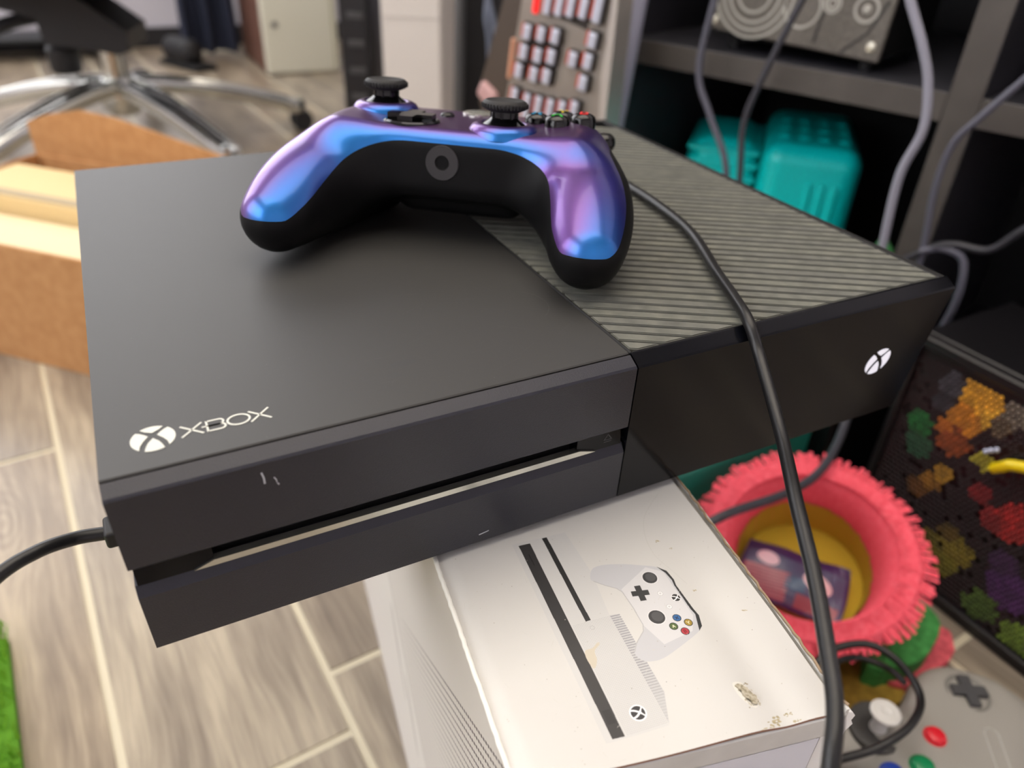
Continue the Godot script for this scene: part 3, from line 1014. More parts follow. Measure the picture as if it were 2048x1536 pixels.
# ------------------------------------------------------------------ the white carton under the console
func build_carton() -> void:
	var bas := Basis(V(.9913, 0, .1316), Vector3.UP, V(-.1316, 0, .9913)).orthonormalized()
	var t := thing("product_box", "worn white product box under the black console, printed with a white console and pad", "product box", Transform3D(bas, V(.0957, 0, -.0122)))
	var paper := c8(214, 213, 209)
	# print on the top, millimetres: x across, y towards the viewer
	var cv := Canvas.new(Vector2(0, -40), Vector2(113, 110), 12.0, paper)
	var P := func(a: Array) -> Array:
		var q := []
		for k in range(0, a.size(), 2): q.append(Vector2(a[k], a[k + 1]))
		return q
	# the printed console: a soft outline, dot grid, ribbed side, dark stripe, slot, emblem
	cv.poly(P.call([30, 1.5, 52, 1.3, 53.6, 24, 51.5, 43, 51.2, 86.4, 30.2, 86.2]), c8(208, 208, 206))
	cv.poly(P.call([51.4, 43.4, 54.9, 43.9, 55.3, 75.9, 51.4, 86.2]), c8(196, 196, 196))
	for k in 42:
		var y := 44.0 + k * 0.98
		var w := 3.6 if y < 75.5 else maxf(0.2, 3.6 * (86.0 - y) / 10.5)
		cv.line(Vector2(51.5, y), Vector2(51.5 + w, y + .15), .42, c8(158, 158, 162).lerp(c8(186, 186, 186), clampf((k - 22) / 14.0, 0, 1)))
	for i in 24:
		for j in 72:
			cv.disc(Vector2(37.6 + i * .585, 43.8 + j * .585), .13, .13, c8(180, 180, 180))
	cv.poly(P.call([32.2, 2.8, 36.8, 2.8, 36.7, 85.6, 32.6, 85.4]), c8(58, 57, 57))
	cv.poly(P.call([33.4, 76.0, 36.1, 76.0, 36.1, 80.8, 33.4, 80.8]), c8(48, 47, 48))
	cv.line(Vector2(34.4, 8), Vector2(34.5, 14), .35, c8(30, 30, 30))
	cv.poly(P.call([42.2, 1.7, 44.2, 1.7, 44.3, 43.3, 42.4, 43.4]), c8(48, 48, 48))
	cv.disc(Vector2(44.0, 79.8), 2.75, 2.75, c8(250, 250, 250))
	for q in emblem():
		var w := []
		for v2 in q: w.append(Vector2(44.0, 79.8) + Vector2(-v2.y, -v2.x) * 2.3 * Vector2(-1, 1))
		cv.poly(w, c8(52, 52, 54))
	var cp := []
	for k in 20: cp.append(Vector2(43.5, 46.4) + Vector2.from_angle(TAU * k / 20) * .75)
	cv.path(cp, .16, c8(180, 180, 180), true)
	# the printed pad
	var outl := spline2(P.call([52.2, 25.2, 54.6, 21.9, 59.1, 21.3, 66.3, 23.0, 72.7, 25.6, 78.2, 28.2, 80.7, 32.6, 80.8, 43.5, 81.4, 51.3, 80.3, 56.0, 78.2, 58.6, 71.0, 61.6, 61.3, 64.7, 55.7, 64.4, 53.3, 62.4, 52.9, 59.7, 55.3, 56.6, 59.7, 53.0, 60.8, 50.6, 60.9, 42.8, 60.4, 35.3, 59.0, 33.0, 55.5, 30.3, 52.2, 27.4]), 5)
	cv.poly(Array(outl), c8(199, 200, 203))
	cv.poly(P.call([60.6, 34, 74, 27.0, 79.5, 31, 79.8, 52, 76, 58, 64, 60, 60.9, 51]), c8(215, 215, 216))
	cv.path(P.call([52.4, 27.4, 55.5, 30.4, 59.1, 33.1, 60.4, 35.3, 60.9, 42.8, 60.8, 50.6, 59.7, 53.0, 55.3, 56.6, 53.0, 59.7]), .35, c8(186, 186, 186))
	cv.poly(P.call([78.2, 28.0, 80.9, 30.8, 81.5, 35.3, 80.9, 38.0, 81.5, 49.1, 82.0, 52.3, 80.5, 56.8, 78.5, 58.4, 80.9, 51.6, 80.4, 49.0, 80.2, 37.9, 80.6, 35.4, 80.0, 31.7]), c8(52, 54, 54))
	for q in [[73.2, 32.1, 2.7], [67.0, 49.0, 2.9]]:
		cv.disc(Vector2(q[0], q[1]), q[2] + .4, q[2] + .4, c8(226, 226, 226))
		cv.disc(Vector2(q[0], q[1]), q[2], q[2], c8(62, 62, 63))
		cv.disc(Vector2(q[0] + .3, q[1] - .2), q[2] * .72, q[2] * .72, c8(84, 84, 85))
	for q in [[Vector2(63.2, 37.1), Vector2(69.6, 38.2)], [Vector2(66.8, 34.2), Vector2(66.0, 41.1)]]:
		cv.line(q[0], q[1], 2.3, c8(60, 60, 60))
	for q in [[73.6, 51.4, c8(55, 105, 160)], [76.5, 54.3, c8(165, 140, 60)], [70.7, 54.3, c8(85, 105, 60)], [73.5, 57.3, c8(185, 60, 70)]]:
		cv.disc(Vector2(q[0], q[1]), 1.55, 1.55, c8(60, 62, 62))
		cv.disc(Vector2(q[0], q[1]), 1.3, 1.3, q[2])
	var ink := c8(225, 225, 190)
	cv.line(Vector2(73.0, 50.8), Vector2(74.2, 52.0), .3, c8(40, 50, 80)); cv.line(Vector2(74.2, 50.8), Vector2(73.0, 52.0), .3, c8(40, 50, 80))
	cv.path(P.call([77.1, 53.7, 76.5, 54.3, 76.5, 54.9]), .3, ink); cv.line(Vector2(76.5, 54.3), Vector2(75.9, 53.7), .3, ink)
	cv.path(P.call([70.2, 54.9, 70.7, 53.7, 71.2, 54.9]), .28, ink); cv.line(Vector2(70.4, 54.5), Vector2(71.0, 54.5), .25, ink)
	cv.path(P.call([73.1, 56.7, 73.1, 57.9, 73.8, 57.8, 73.8, 57.3, 73.1, 57.3, 73.7, 57.2, 73.7, 56.7, 73.1, 56.7]), .22, c8(120, 25, 35))
	for q in [[73.3, 39.9], [73.5, 46.2]]:
		cv.disc(Vector2(q[0], q[1]), 1.05, 1.05, c8(190, 190, 190))
		cv.disc(Vector2(q[0], q[1]), .9, .9, c8(234, 234, 234))
		cv.disc(Vector2(q[0], q[1]), .4, .4, c8(205, 205, 205))
	cv.disc(Vector2(77.9, 43.2), 1.75, 1.75, c8(250, 250, 250))
	for q in emblem():
		var w := []
		for v2 in q: w.append(Vector2(77.9, 43.2) + Vector2(v2.y, v2.x) * 1.6)
		cv.poly(w, c8(50, 50, 50))
	# wear: stains, scuffs, a torn patch, specks, an old ring
	cv.poly(Array(spline2(P.call([37.5, 54.3, 40.2, 54.0, 42.7, 52.5, 43.1, 53.4, 40.4, 55.3, 39.7, 58.7, 37.8, 61.4, 36.9, 60.6, 36.6, 56.7]), 5)), c8(206, 198, 180))
	for q in [[82.3, 95.8, 2.4, 1.1], [84.0, 94.8, 1.6, .9], [88.8, 94.3, 1.3, .6], [75.5, 98.0, 1.3, .6], [90.1, 97.0, 1.2, .4], [88.2, 20.9, .5, .4], [86.8, 41.7, .8, .35], [98.7, 55.4, .9, .4], [85.0, 16.0, 1.0, .5], [79.0, 97.0, 2.4, .5]]:
		for k in 12:
			cv.disc(Vector2(q[0], q[1]) + Vector2(rng.randf_range(-1, 1) * q[2], rng.randf_range(-1, 1) * q[3]), rng.randf_range(.12, .38) * q[2], rng.randf_range(.12, .5) * q[3], c8(190, 178, 146).lerp(c8(158, 146, 112), rng.randf()))
	for k in 90:
		var g := rng.randf_range(.6, .82)
		cv.disc(Vector2(rng.randf_range(3, 107), rng.randf_range(-10, 96)), rng.randf_range(.08, .25), rng.randf_range(.08, .2), Color(g, g * .98, g * .93))
	for k in 60:
		var a := Vector2(rng.randf_range(3, 105), rng.randf_range(-5, 95))
		var d := Vector2.from_angle(rng.randf_range(0, PI)) * rng.randf_range(.6, 3.0)
		cv.line(a, a + d, .09, c8(205, 204, 198))
	var old := spline2(P.call([99.2, -9.1, 87.1, 1.5, 81.8, 11.7, 80.4, 22.5, 83.1, 31.2, 85.4, 38.3]), 6, false)
	cv.path(Array(old), .14, c8(200, 200, 194))
	cv.poly(Array(spline2(P.call([77.6, 80.0, 80.6, 80.4, 81.9, 83.7, 82.8, 87.5, 80.0, 89.7, 77.8, 86.9, 77.0, 83.6]), 4)), c8(228, 226, 218))
	for k in 60:
		cv.disc(Vector2(80.2, 84.8) + Vector2(rng.randf_range(-2.2, 2.4), rng.randf_range(-4.4, 4.4)), rng.randf_range(.1, .45), rng.randf_range(.1, .4), c8(150, 140, 118).lerp(c8(210, 204, 188), rng.randf()))
	var white := mat(Color.WHITE, 0.42)
	white.albedo_texture = cv.tex()
	var plainw := textured(mat(Color.WHITE, 0.5), noise_tex(0.02, 4, [[0.0, c8(206, 205, 201)], [1.0, c8(218, 217, 213)]], 256, false, 8), 9.0)
	# top flap: a board with slightly buckled surface
	var lo := Vector2(0, -.30)
	var b := MB.new()
	var nx := 12
	var nz := 30
	var zs := []
	for j in nz + 1: zs.append(lerpf(-.30, .1, float(j) / nz))
	var hgt := func(x: float, z: float) -> float:
		var e := 0.0
		if z > -.01:
			e += -.0016 * exp(-pow((x - .092 + z * .05) / .008, 2.0)) * smoothstep(.0, .06, z)
			e += .0008 * sin(x * 80.0 + 1.0) * smoothstep(.05, .1, z) * exp(-pow((z - .08) / .03, 2.0))
			e -= .004 * pow(maxf(0.0, (x - .09) / .023), 2.0) * smoothstep(.06, .1, z)
			e -= .0012 * exp(-pow((x - .002) / .0025, 2.0))
		return BOXT + e
	var grid := []
	nx = 40
	for j in nz + 1:
		var row := []
		for i in nx + 1:
			var s := float(i) / nx
			var z: float = zs[j]
			var front := .0915 + .0075 * s
			var zz := z if z < .05 else lerpf(.05, front, (z - .05) / .05)
			var xr := .1085 - .0015 * smoothstep(.0, .09, zz)
			var x := s * xr
			row.append(V(x, hgt.call(x, zz), zz))
		grid.append(row)
	for j in nz:
		for i in nx:
			var q := [grid[j][i], grid[j][i + 1], grid[j + 1][i + 1], grid[j + 1][i]]
			var u := []
			var nn := []
			for p in q:
				u.append(Vector2(p.x * 1000.0 / 113.0, clampf((p.z * 1000.0 + 40.0) / 150.0, 0.0, 1.0)))
				nn.append(V(hgt.call(p.x - .001, p.z) - hgt.call(p.x + .001, p.z), .002, hgt.call(p.x, p.z - .001) - hgt.call(p.x, p.z + .001)).normalized())
			b.trin(q[0], q[1], q[2], nn[0], nn[1], nn[2], u[0], u[1], u[2])
			b.trin(q[0], q[2], q[3], nn[0], nn[2], nn[3], u[0], u[2], u[3])
	part(t, "top_flap", b, white)
	b = MB.new()
	for i in nx:   # cut edges of the flap, brown core showing at the front
		b.quad(grid[nz][i], grid[nz][i + 1], grid[nz][i + 1] - V(0, .0011, 0), grid[nz][i] - V(0, .0011, 0), V(0, 0, 1))
	part(t, "board_edge", b, mat(c8(150, 112, 92), 0.9))
	b = MB.new()
	for j in nz:
		b.quad(grid[j][nx], grid[j + 1][nx], grid[j + 1][nx] - V(0, .0011, 0), grid[j][nx] - V(0, .0011, 0), V(1, 0, 0))
	part(t, "flap_side", b, plainw)
	# left face with its print
	cv = Canvas.new(Vector2(-310, 0), Vector2(100, 296), 4.0, c8(214, 209, 203))
	var T := func(z: float, y: float) -> Vector2: return Vector2(z, 296.0 - y)
	cv.poly([T.call(-310, 250), T.call(-119.8, 160.6), T.call(-32, 101.6), T.call(60, 40), T.call(60, 0), T.call(-310, 0)], c8(224, 220, 214))
	cv.line(T.call(-310, 288), T.call(-32.3, 101.6), 1.3, c8(168, 162, 156))
	cv.line(T.call(-312, 291), T.call(-34.3, 104.6), .8, c8(190, 186, 180))
	for k in 40:
		var off := k * 4.1
		for i in 70:
			var u := i * 3.1
			var p := Vector2(-84, 165.5) + Vector2(.795, .607) * u + Vector2(.607, -.795) * off
			if p.y < 100.0 + (p.x + 32.3) * -.67 + 8.0 or p.x > 96: continue
			var dark := clampf(u / 150.0 - off * .008, 0.0, 1.0)
			cv.line(T.call(p.x, p.y), T.call(p.x + 1.7, p.y + 1.3), .75 + dark * .5, c8(192, 186, 181).lerp(c8(96, 88, 92), dark))
	for q in [[-108, 120, 5, 22], [-70, 96, 4, 26], [-95, 100, 3, 16]]:
		cv.disc(T.call(q[0], q[1]), q[2], q[3], c8(198, 193, 188), -.6)
	var wm := mat(Color.WHITE, 0.5)
	wm.albedo_texture = cv.tex()
	b = MB.new()
	b.quad(V(0, 0, -.30), V(0, 0, .0915), V(0, BOXT - .0012, .0915), V(0, BOXT - .0012, -.30), V(-1, 0, 0), Vector2(10.0 / 410, 1), Vector2(401.5 / 410, 1), Vector2(401.5 / 410, 0), Vector2(10.0 / 410, 0))
	b.quad(V(.0008, 0, -.30), V(.0008, 0, .0915), V(.0008, BOXT - .0012, .0915), V(.0008, BOXT - .0012, -.30), V(1, 0, 0))
	part(t, "left_panel", b, wm)
	# rubbed white edge between left face and top
	b = MB.new()
	var ed := []
	for k in 60:
		ed.append(V(.0002 + rng.randf_range(-.00015, .00015), BOXT - .0007 + rng.randf_range(-.0001, .0001), lerpf(-.04, .0915, k / 59.0)))
	b.tube(ed, .0009, 8)
	part(t, "rubbed_edge", b, mat(c8(246, 246, 238), 0.9))
	# right wall, standing a little away from the flap
	b = MB.new()
	b.prism(PackedVector2Array([Vector2(.1125, -.30), Vector2(.1130, .0), Vector2(.1092, .0985), Vector2(.1080, .0985), Vector2(.1117, .0), Vector2(.1112, -.30)]), 0, BOXT - .0014, Transform3D(Basis(V(1, 0, 0), V(0, 0, 1), V(0, 1, 0)), Vector3.ZERO))
	part(t, "right_panel", b, plainw)
	b = MB.new()
	b.prism(PackedVector2Array([Vector2(.1076, -.30), Vector2(.1080, .0), Vector2(.1064, .092), Vector2(.1082, .0985), Vector2(.1117, .0), Vector2(.1112, -.30)]), BOXT - .0042, BOXT - .0034, Transform3D(Basis(V(1, 0, 0), V(0, 0, 1), V(0, 1, 0)), Vector3.ZERO))
	part(t, "tuck_flap", b, mat(c8(196, 194, 188), 0.7))
	b = MB.new()
	var tl := []
	for k in 50: tl.append(V(lerpf(.1127, .1090, k / 49.0) + rng.randf_range(-.0004, .0004), BOXT - .0010 + rng.randf_range(-.0003, .0003), lerpf(-.03, .0975, k / 49.0)))
	b.tube(tl, .0005, 6)
	part(t, "frayed_edge", b, mat(c8(160, 138, 112), 0.9))
	# front end: upper strip, printed panel, seam, side flap, torn corner
	var xz := Basis(V(.9971, 0, .0764), Vector3.UP, V(-.0764, 0, .9971))
	var fx := Transform3D(xz, V(0, 0, .0915))
	b = MB.new()
	b.box(V(.054, BOXT - .0075, -.0012), V(.1085, .0105, .0016), .0005)
	part(t, "upper_fold", b, plainw, fx)
	cv = Canvas.new(Vector2(0, 0), Vector2(101, 283), 5.0, c8(222, 224, 234))
	var U := func(x: float, y: float) -> Vector2: return Vector2(x, 283.0 - y)
	var ik := c8(84, 80, 92)
	cv.path([U.call(105.5, 263.2), U.call(100.0, 262.4), U.call(98.8, 259.0), U.call(97.0, 252.0)], .5, ik)
	cv.path([U.call(104.8, 259.6), U.call(99.0, 258.6)], .45, ik)
	cv.path([U.call(97.4, 262.2), U.call(94.5, 252.0)], .8, ik)
	var fm := mat(Color.WHITE, 0.45)
	fm.albedo_texture = cv.tex()
	b = MB.new()
	b.quad(V(0, 0, -.0004), V(.101, 0, -.0004), V(.101, BOXT - .0125, -.0004), V(0, BOXT - .0125, -.0004), V(0, 0, 1), Vector2(0, 1), Vector2(1, 1), Vector2(1, 0), Vector2(0, 0))
	b.quad(V(0, 0, -.0014), V(.101, 0, -.0014), V(.101, BOXT - .0125, -.0014), V(0, BOXT - .0125, -.0014), V(0, 0, -1))
	part(t, "front_panel", b, fm, fx)
	b = MB.new()
	b.prism(PackedVector2Array([Vector2(.1008, 0), Vector2(.1100, 0), Vector2(.1118, BOXT - .014), Vector2(.1135, BOXT - .011), Vector2(.1122, BOXT - .0085), Vector2(.1129, BOXT - .0062), Vector2(.1112, BOXT - .004), Vector2(.1075, BOXT - .0022), Vector2(.1045, BOXT - .0022), Vector2(.1025, BOXT - .012)]), -.0026, -.0014, fx)
	part(t, "torn_corner", b, mat(c8(244, 244, 242), 0.85))
	# bottom and back
	b = MB.new()
	b.box(V(.0555, .0015, -.105), V(.108, .002, .388))
	part(t, "base_panel", b, plainw)
	b = MB.new()
	b.box(V(.0555, .147, -.299), V(.110, .292, .0016))
	part(t, "back_panel", b, plainw)
	# torn paper patch on the top: a raised flake
	b = MB.new()
	var flake := spline2(P.call([77.9, 81.2, 79.0, 80.9, 80.0, 81.8, 81.2, 83.0, 81.2, 84.4, 82.1, 86.4, 81.9, 88.0, 80.6, 88.9, 79.7, 88.3, 79.0, 86.6, 78.6, 85.4, 78.5, 83.4]), 2)
	for k in flake.size(): flake[k] += Vector2(rng.randf_range(-.22, .22), rng.randf_range(-.22, .22))
	for k in flake.size(): flake[k] = flake[k] * .001
	b.prism(flake, BOXT + .0001, BOXT + .0006, Transform3D(Basis(V(1, 0, 0), V(0, 0, 1), V(0, 1, 0)), Vector3.ZERO))
	part(t, "torn_flake", b, textured(mat(Color.WHITE, 0.95), noise_tex(0.08, 4, [[0.0, c8(120, 110, 88)], [0.5, c8(180, 172, 152)], [1.0, c8(204, 198, 182)]], 128, false, 44), 60.0))

# ------------------------------------------------------------------ dark shelf unit and what stands in it
func shelf_frame() -> Transform3D:
	return Transform3D(Basis(V(.3526, 0, .9358), Vector3.UP, V(-.9358, 0, .3526)).orthonormalized(), V(.5669, 0, -.5501))

func build_shelf() -> void:
	var F := shelf_frame()
	var t := thing("shelf_unit", "tall dark cube shelf unit behind the console's right end", "shelf", F)
	var D := .39
	var H := .7265
	for q in [[-.075, -.031, "side_panel"], [.3055, .333, "divider"], [.668, .706, "side_panel"]]:
		var b := MB.new()
		b.box(V((q[0] + q[1]) / 2, H / 2, -D / 2), V(q[1] - q[0], H, D), .001)
		var p := part(t, q[2], b, M.shelf)
		b = MB.new()
		b.box(V((q[0] + q[1]) / 2, H / 2, .0003), V(q[1] - q[0] - .001, H - .002, .0012), .0003)
		part(p, "edge_band", b, M.board)
	for y in [.03, .3592, .714]:
		for q in [[-.031, .3055], [.333, .668]]:
			var th := .0245
			var b := MB.new()
			b.box(V((q[0] + q[1]) / 2, y, -D / 2), V(q[1] - q[0], th, D), .001)
			var p := part(t, "shelf_board", b, M.shelf)
			b = MB.new()
			b.box(V((q[0] + q[1]) / 2, y, .0003), V(q[1] - q[0], th - .001, .0012), .0003)
			part(p, "edge_band", b, M.board)
	var b := MB.new()
	b.box(V(.3155, H / 2, -D - .003), V(.78, H, .006))
	part(t, "back_panel", b, mat(c8(24, 24, 28), 0.6))
	# amplifier-like device with an engraved plate
	var dv := thing("desktop_device", "black box with a brushed grey engraved front plate on the middle shelf board", "electronics", F * at(.146, .3715, -.02))
	b = MB.new()
	b.box(V(0, .075, -.07), V(.174, .126, .135), .003)
	part(dv, "case", b, M.dark)
	b = MB.new()
	for q in [[-.07, -.02], [.07, -.02], [-.07, -.12], [.07, -.12]]:
		b = MB.new()
		b.lathe([Vector2(0, 0), Vector2(.006, 0), Vector2(.007, .0125), Vector2(0, .0125)], 12, Transform3D(Basis.IDENTITY, V(q[0], 0, q[1])))
		part(dv, "foot", b, M.rubber)
	b = MB.new()
	var tilt := Basis(V(0, 0, 1), -.045)
	b.rbox(Vector3(0, 0, 0), V(.182, .128, .005), .0024, 3)
	var plate := part(dv, "front_plate", b, textured(mat(Color.WHITE, 0.42, 0.35), noise_tex(0.05, 3, [[0.0, c8(92, 88, 82)], [1.0, c8(118, 113, 106)]], 256), 14.0), Transform3D(tilt, V(0, .0785, .001)))
	var lite := mat(c8(176, 174, 166), 0.5, 0.2)
	var dk := mat(c8(48, 46, 43), 0.6)
	for q in [[-.045, -.024, [.041, .034, .027, .018], lite], [.0065, -.029, [.018], lite], [.0345, -.022, [.0075, .004], lite], [.067, -.022, [.0105], lite]]:
		for r in q[2]:
			b = MB.new()
			b.lathe([Vector2(r - .0013, 0), Vector2(r + .0013, 0), Vector2(r + .0010, .0006), Vector2(r - .0010, .0006), Vector2(r - .0013, 0)], 44, Transform3D(Basis(V(1, 0, 0), V(0, 0, 1), V(0, -1, 0)), V(q[0], q[1], .0025)))
			part(plate, "engraved_ring", b, q[3])
	b = MB.new()
	b.lathe([Vector2(0, 0), Vector2(.004, 0), Vector2(.003, .0012), Vector2(0, .0014)], 16, Transform3D(Basis(V(1, 0, 0), V(0, 0, 1), V(0, -1, 0)), V(.067, -.022, .0025)))
	part(plate, "dial", b, lite)
	for q in [[Vector2(.028, -.03), Vector2(.026, -.058)], [Vector2(.054, -.061), Vector2(.074, -.041)], [Vector2(.074, -.041), Vector2(.085, -.012)]]:
		b = MB.new()
		b.stroke(PackedVector2Array(q), .0028, .0024, .0028)
		part(plate, "engraved_line", b, dk)
	for q in [[-.083, -.0545], [.081, -.0515]]:
		b = MB.new()
		b.lathe([Vector2(0, 0), Vector2(.0048, 0), Vector2(.0042, .0018), Vector2(0, .0024)], 18, Transform3D(Basis(V(1, 0, 0), V(0, 0, 1), V(0, -1, 0)), V(q[0], q[1], .0025)))
		part(plate, "screw", b, mat(c8(225, 222, 205), 0.25, 0.7))
	# turquoise tubs in the lowest bay
	var tubs := [
		[F * at(.134, .0425, -.169, 24.7), V(.108, .236, .20), "turquoise plastic tub with dimpled top, the nearer one in the shelf's lowest bay", true],
		[F * at(.045, .0425, -.128, 24.7), V(.08, .226, .13), "smaller turquoise plastic tub farther back in the shelf's lowest bay", false]]
	for q in tubs:
		var tb := thing("storage_tub", q[2], "storage tub", q[0], "turquoise tubs in the shelf")
		b = MB.new()
		b.rbox(V(0, q[1].y / 2, 0), q[1], .022, 6)
		part(tb, "shell", b, M.teal)
		if q[3]:
			for k in 3:
				b = MB.new()
				var x: float = q[1].x / 2 - .012 - k * .014
				b.rbox(V(x - .012, q[1].y * .45, q[1].z / 2), V(.007, q[1].y * .78, .006), .0028, 3)
				part(tb, "rib", b, M.teal)
			for k in 12:
				b = MB.new()
				b.lathe([Vector2(.008, 0), Vector2(.006, .0022), Vector2(.003, .0032), Vector2(0, .0035)], 14, Transform3D(Basis.IDENTITY, V(-.033 + (k % 4) * .022, q[1].y - .0003, .055 - (k / 4) * .04)), 60.0)
				part(tb, "dimple", b, M.teal)
		else:
			for k in 3:
				b = MB.new()
				b.rbox(V(0, q[1].y - .012 - k * .016, 0), V(q[1].x + .004, .006, q[1].z + .004), .0029, 3)
				part(tb, "rib", b, M.teal)
	# small green thing at the foot of the bay
	var g := thing("green_sponge", "small green pad lying at the foot of the shelf beside the near tub", "sponge", F * at(.288, .0425, -.03, 30.0))
	b = MB.new()
	b.rbox(V(0, .088, 0), V(.014, .176, .03), .006, 4)
	part(g, "pad", b, mat(c8(60, 130, 70), 0.8))
	# keyboard standing on end in front of the shelf's far side panel
	var kb := thing("keyboard", "grey mechanical keyboard with orange-lit silver keys standing on end against the shelf", "keyboard", F * at(0, 0, .0955))
	b = MB.new()
	b.prism(PackedVector2Array([Vector2(-.150, 0), Vector2(.004, 0), Vector2(.006, .31), Vector2(.0035, .345), Vector2(.006, .375), Vector2(.0095, .46), Vector2(-.102, .46), Vector2(-.128, .311), Vector2(-.150, .2)]), -.026, -.004)
	part(kb, "case", b, textured(mat(Color.WHITE, 0.4, 0.35), noise_tex(0.02, 2, [[0.0, c8(140, 132, 124)], [1.0, c8(158, 150, 141)]], 128), 6.0))
	b = MB.new()
	b.prism(PackedVector2Array([Vector2(.0065, .02), Vector2(.012, .02), Vector2(.0155, .46), Vector2(.0095, .46), Vector2(.006, .375), Vector2(.0035, .345), Vector2(.006, .31)]), -.027, -.001)
	part(kb, "bright_rim", b, mat(c8(190, 184, 178), 0.35, 0.5))
	b = MB.new()
	b.prism(PackedVector2Array([Vector2(-.1025, .46), Vector2(-.125, .46), Vector2(-.176, .318), Vector2(-.183, .300), Vector2(-.180, .286), Vector2(-.150, .2), Vector2(-.1285, .311)]), -.03, -.012)
	part(kb, "side_wing", b, mat(c8(78, 68, 60), 0.45, 0.3))
	b = MB.new()
	b.rbox(V(-.166, .298, -.012), V(.030, .022, .012), .006, 3, Basis(V(0, 0, 1), -.5))
	part(kb, "wing_tip", b, mat(c8(190, 150, 148), 0.5))
	var silver := mat(c8(196, 200, 216), 0.3, 0.3)
	var amber := mat(c8(150, 62, 30), 0.5)
	amber.emission_enabled = true
	amber.emission = Color(.85, .22, .06)
	amber.emission_energy_multiplier = 0.3
	var keys := []
	for q in [[-.0967, .3764], [-.0769, .3765], [-.0576, .3771], [-.1005, .3559], [-.0802, .3553], [-.0613, .3566], [-.1067, .3359], [-.0845, .3353], [-.0665, .3362], [-.0092, .3798], [-.0322, .3584], [-.0126, .3595], [-.0166, .3379]]:
		keys.append([q[0], q[1], .0125, .0165])
	for q in [[-.0703, .4060], [-.0548, .4060], [-.0398, .4066], [-.0232, .4072]]:
		keys.append([q[0], q[1], .0115, .021])
	keys.append([-.005, .413, .0125, .036])
	for q in [[-.1112, .3096], [-.0933, .300], [-.0765, .300], [-.0595, .300], [-.043, .301], [-.0264, .304]]:
		keys.append([q[0], q[1], .0115, .016 if q[0] < -.1 else .03])
	for k in keys.size():
		var q: Array = keys[k]
		var kx := Transform3D(Basis(V(0, 0, 1), -.16), V(q[0], q[1], -.004))
		var w := MB.new()
		w.box(V(0, 0, .003), V(q[2] + .0012, q[3] + .001, .006), .001)
		var p := part(kb, "key", w, mat(c8(40, 34, 32), 0.5), kx)
		w = MB.new()
		w.rbox(V(.0012, 0, .0078), V(q[2] - .0022, q[3] - .0014, .004), .0018, 3)
		part(p, "key_cap", w, silver)
		w = MB.new()
		w.box(V(-q[2] / 2 - .0006, 0, .0045), V(.0030, q[3] * .85, .0040), .0004)
		part(p, "key_glow", w, amber)
	var well := mat(c8(46, 40, 36), 0.6)
	for q in [[Vector2(-.0485, .4065), V(.068, .034, .001)], [Vector2(-.0795, .356), V(.056, .056, .001)]]:
		var w := MB.new()
		w.box(V(0, 0, 0), q[1] - V(.006, .006, 0), .0004)
		part(kb, "key_well", w, well, Transform3D(Basis(V(0, 0, 1), -.2), V(q[0].x, q[0].y, -.0037)))
	b = MB.new()
	b.rbox(V(-.0895, .413, -.003), V(.0075, .038, .005), .0024, 3, Basis(V(0, 0, 1), -.1))
	var red := mat(c8(220, 40, 40), 0.4)
	red.emission_enabled = true
	red.emission = Color(1.0, .10, .09)
	red.emission_energy_multiplier = 0.75
	part(kb, "red_light_bar", b, red)
	b = MB.new()
	b.rbox(V(-.1225, .345, -.003), V(.006, .044, .005), .0024, 3, Basis(V(0, 0, 1), -.12))
	part(kb, "edge_light_bar", b, mat(c8(205, 150, 120), 0.4))
	# thin pale strip leaning on the shelf's edge
	var s := thing("trim_strip", "thin pale grey plastic strip leaning against the shelf's far edge", "trim strip", F)
	b = MB.new()
	b.prism(PackedVector2Array([Vector2(-.061, .0), Vector2(-.047, .0), Vector2(-.0055, .45), Vector2(-.0205, .45)]), .006, .012)
	part(s, "strip", b, mat(c8(178, 178, 200), 0.5))

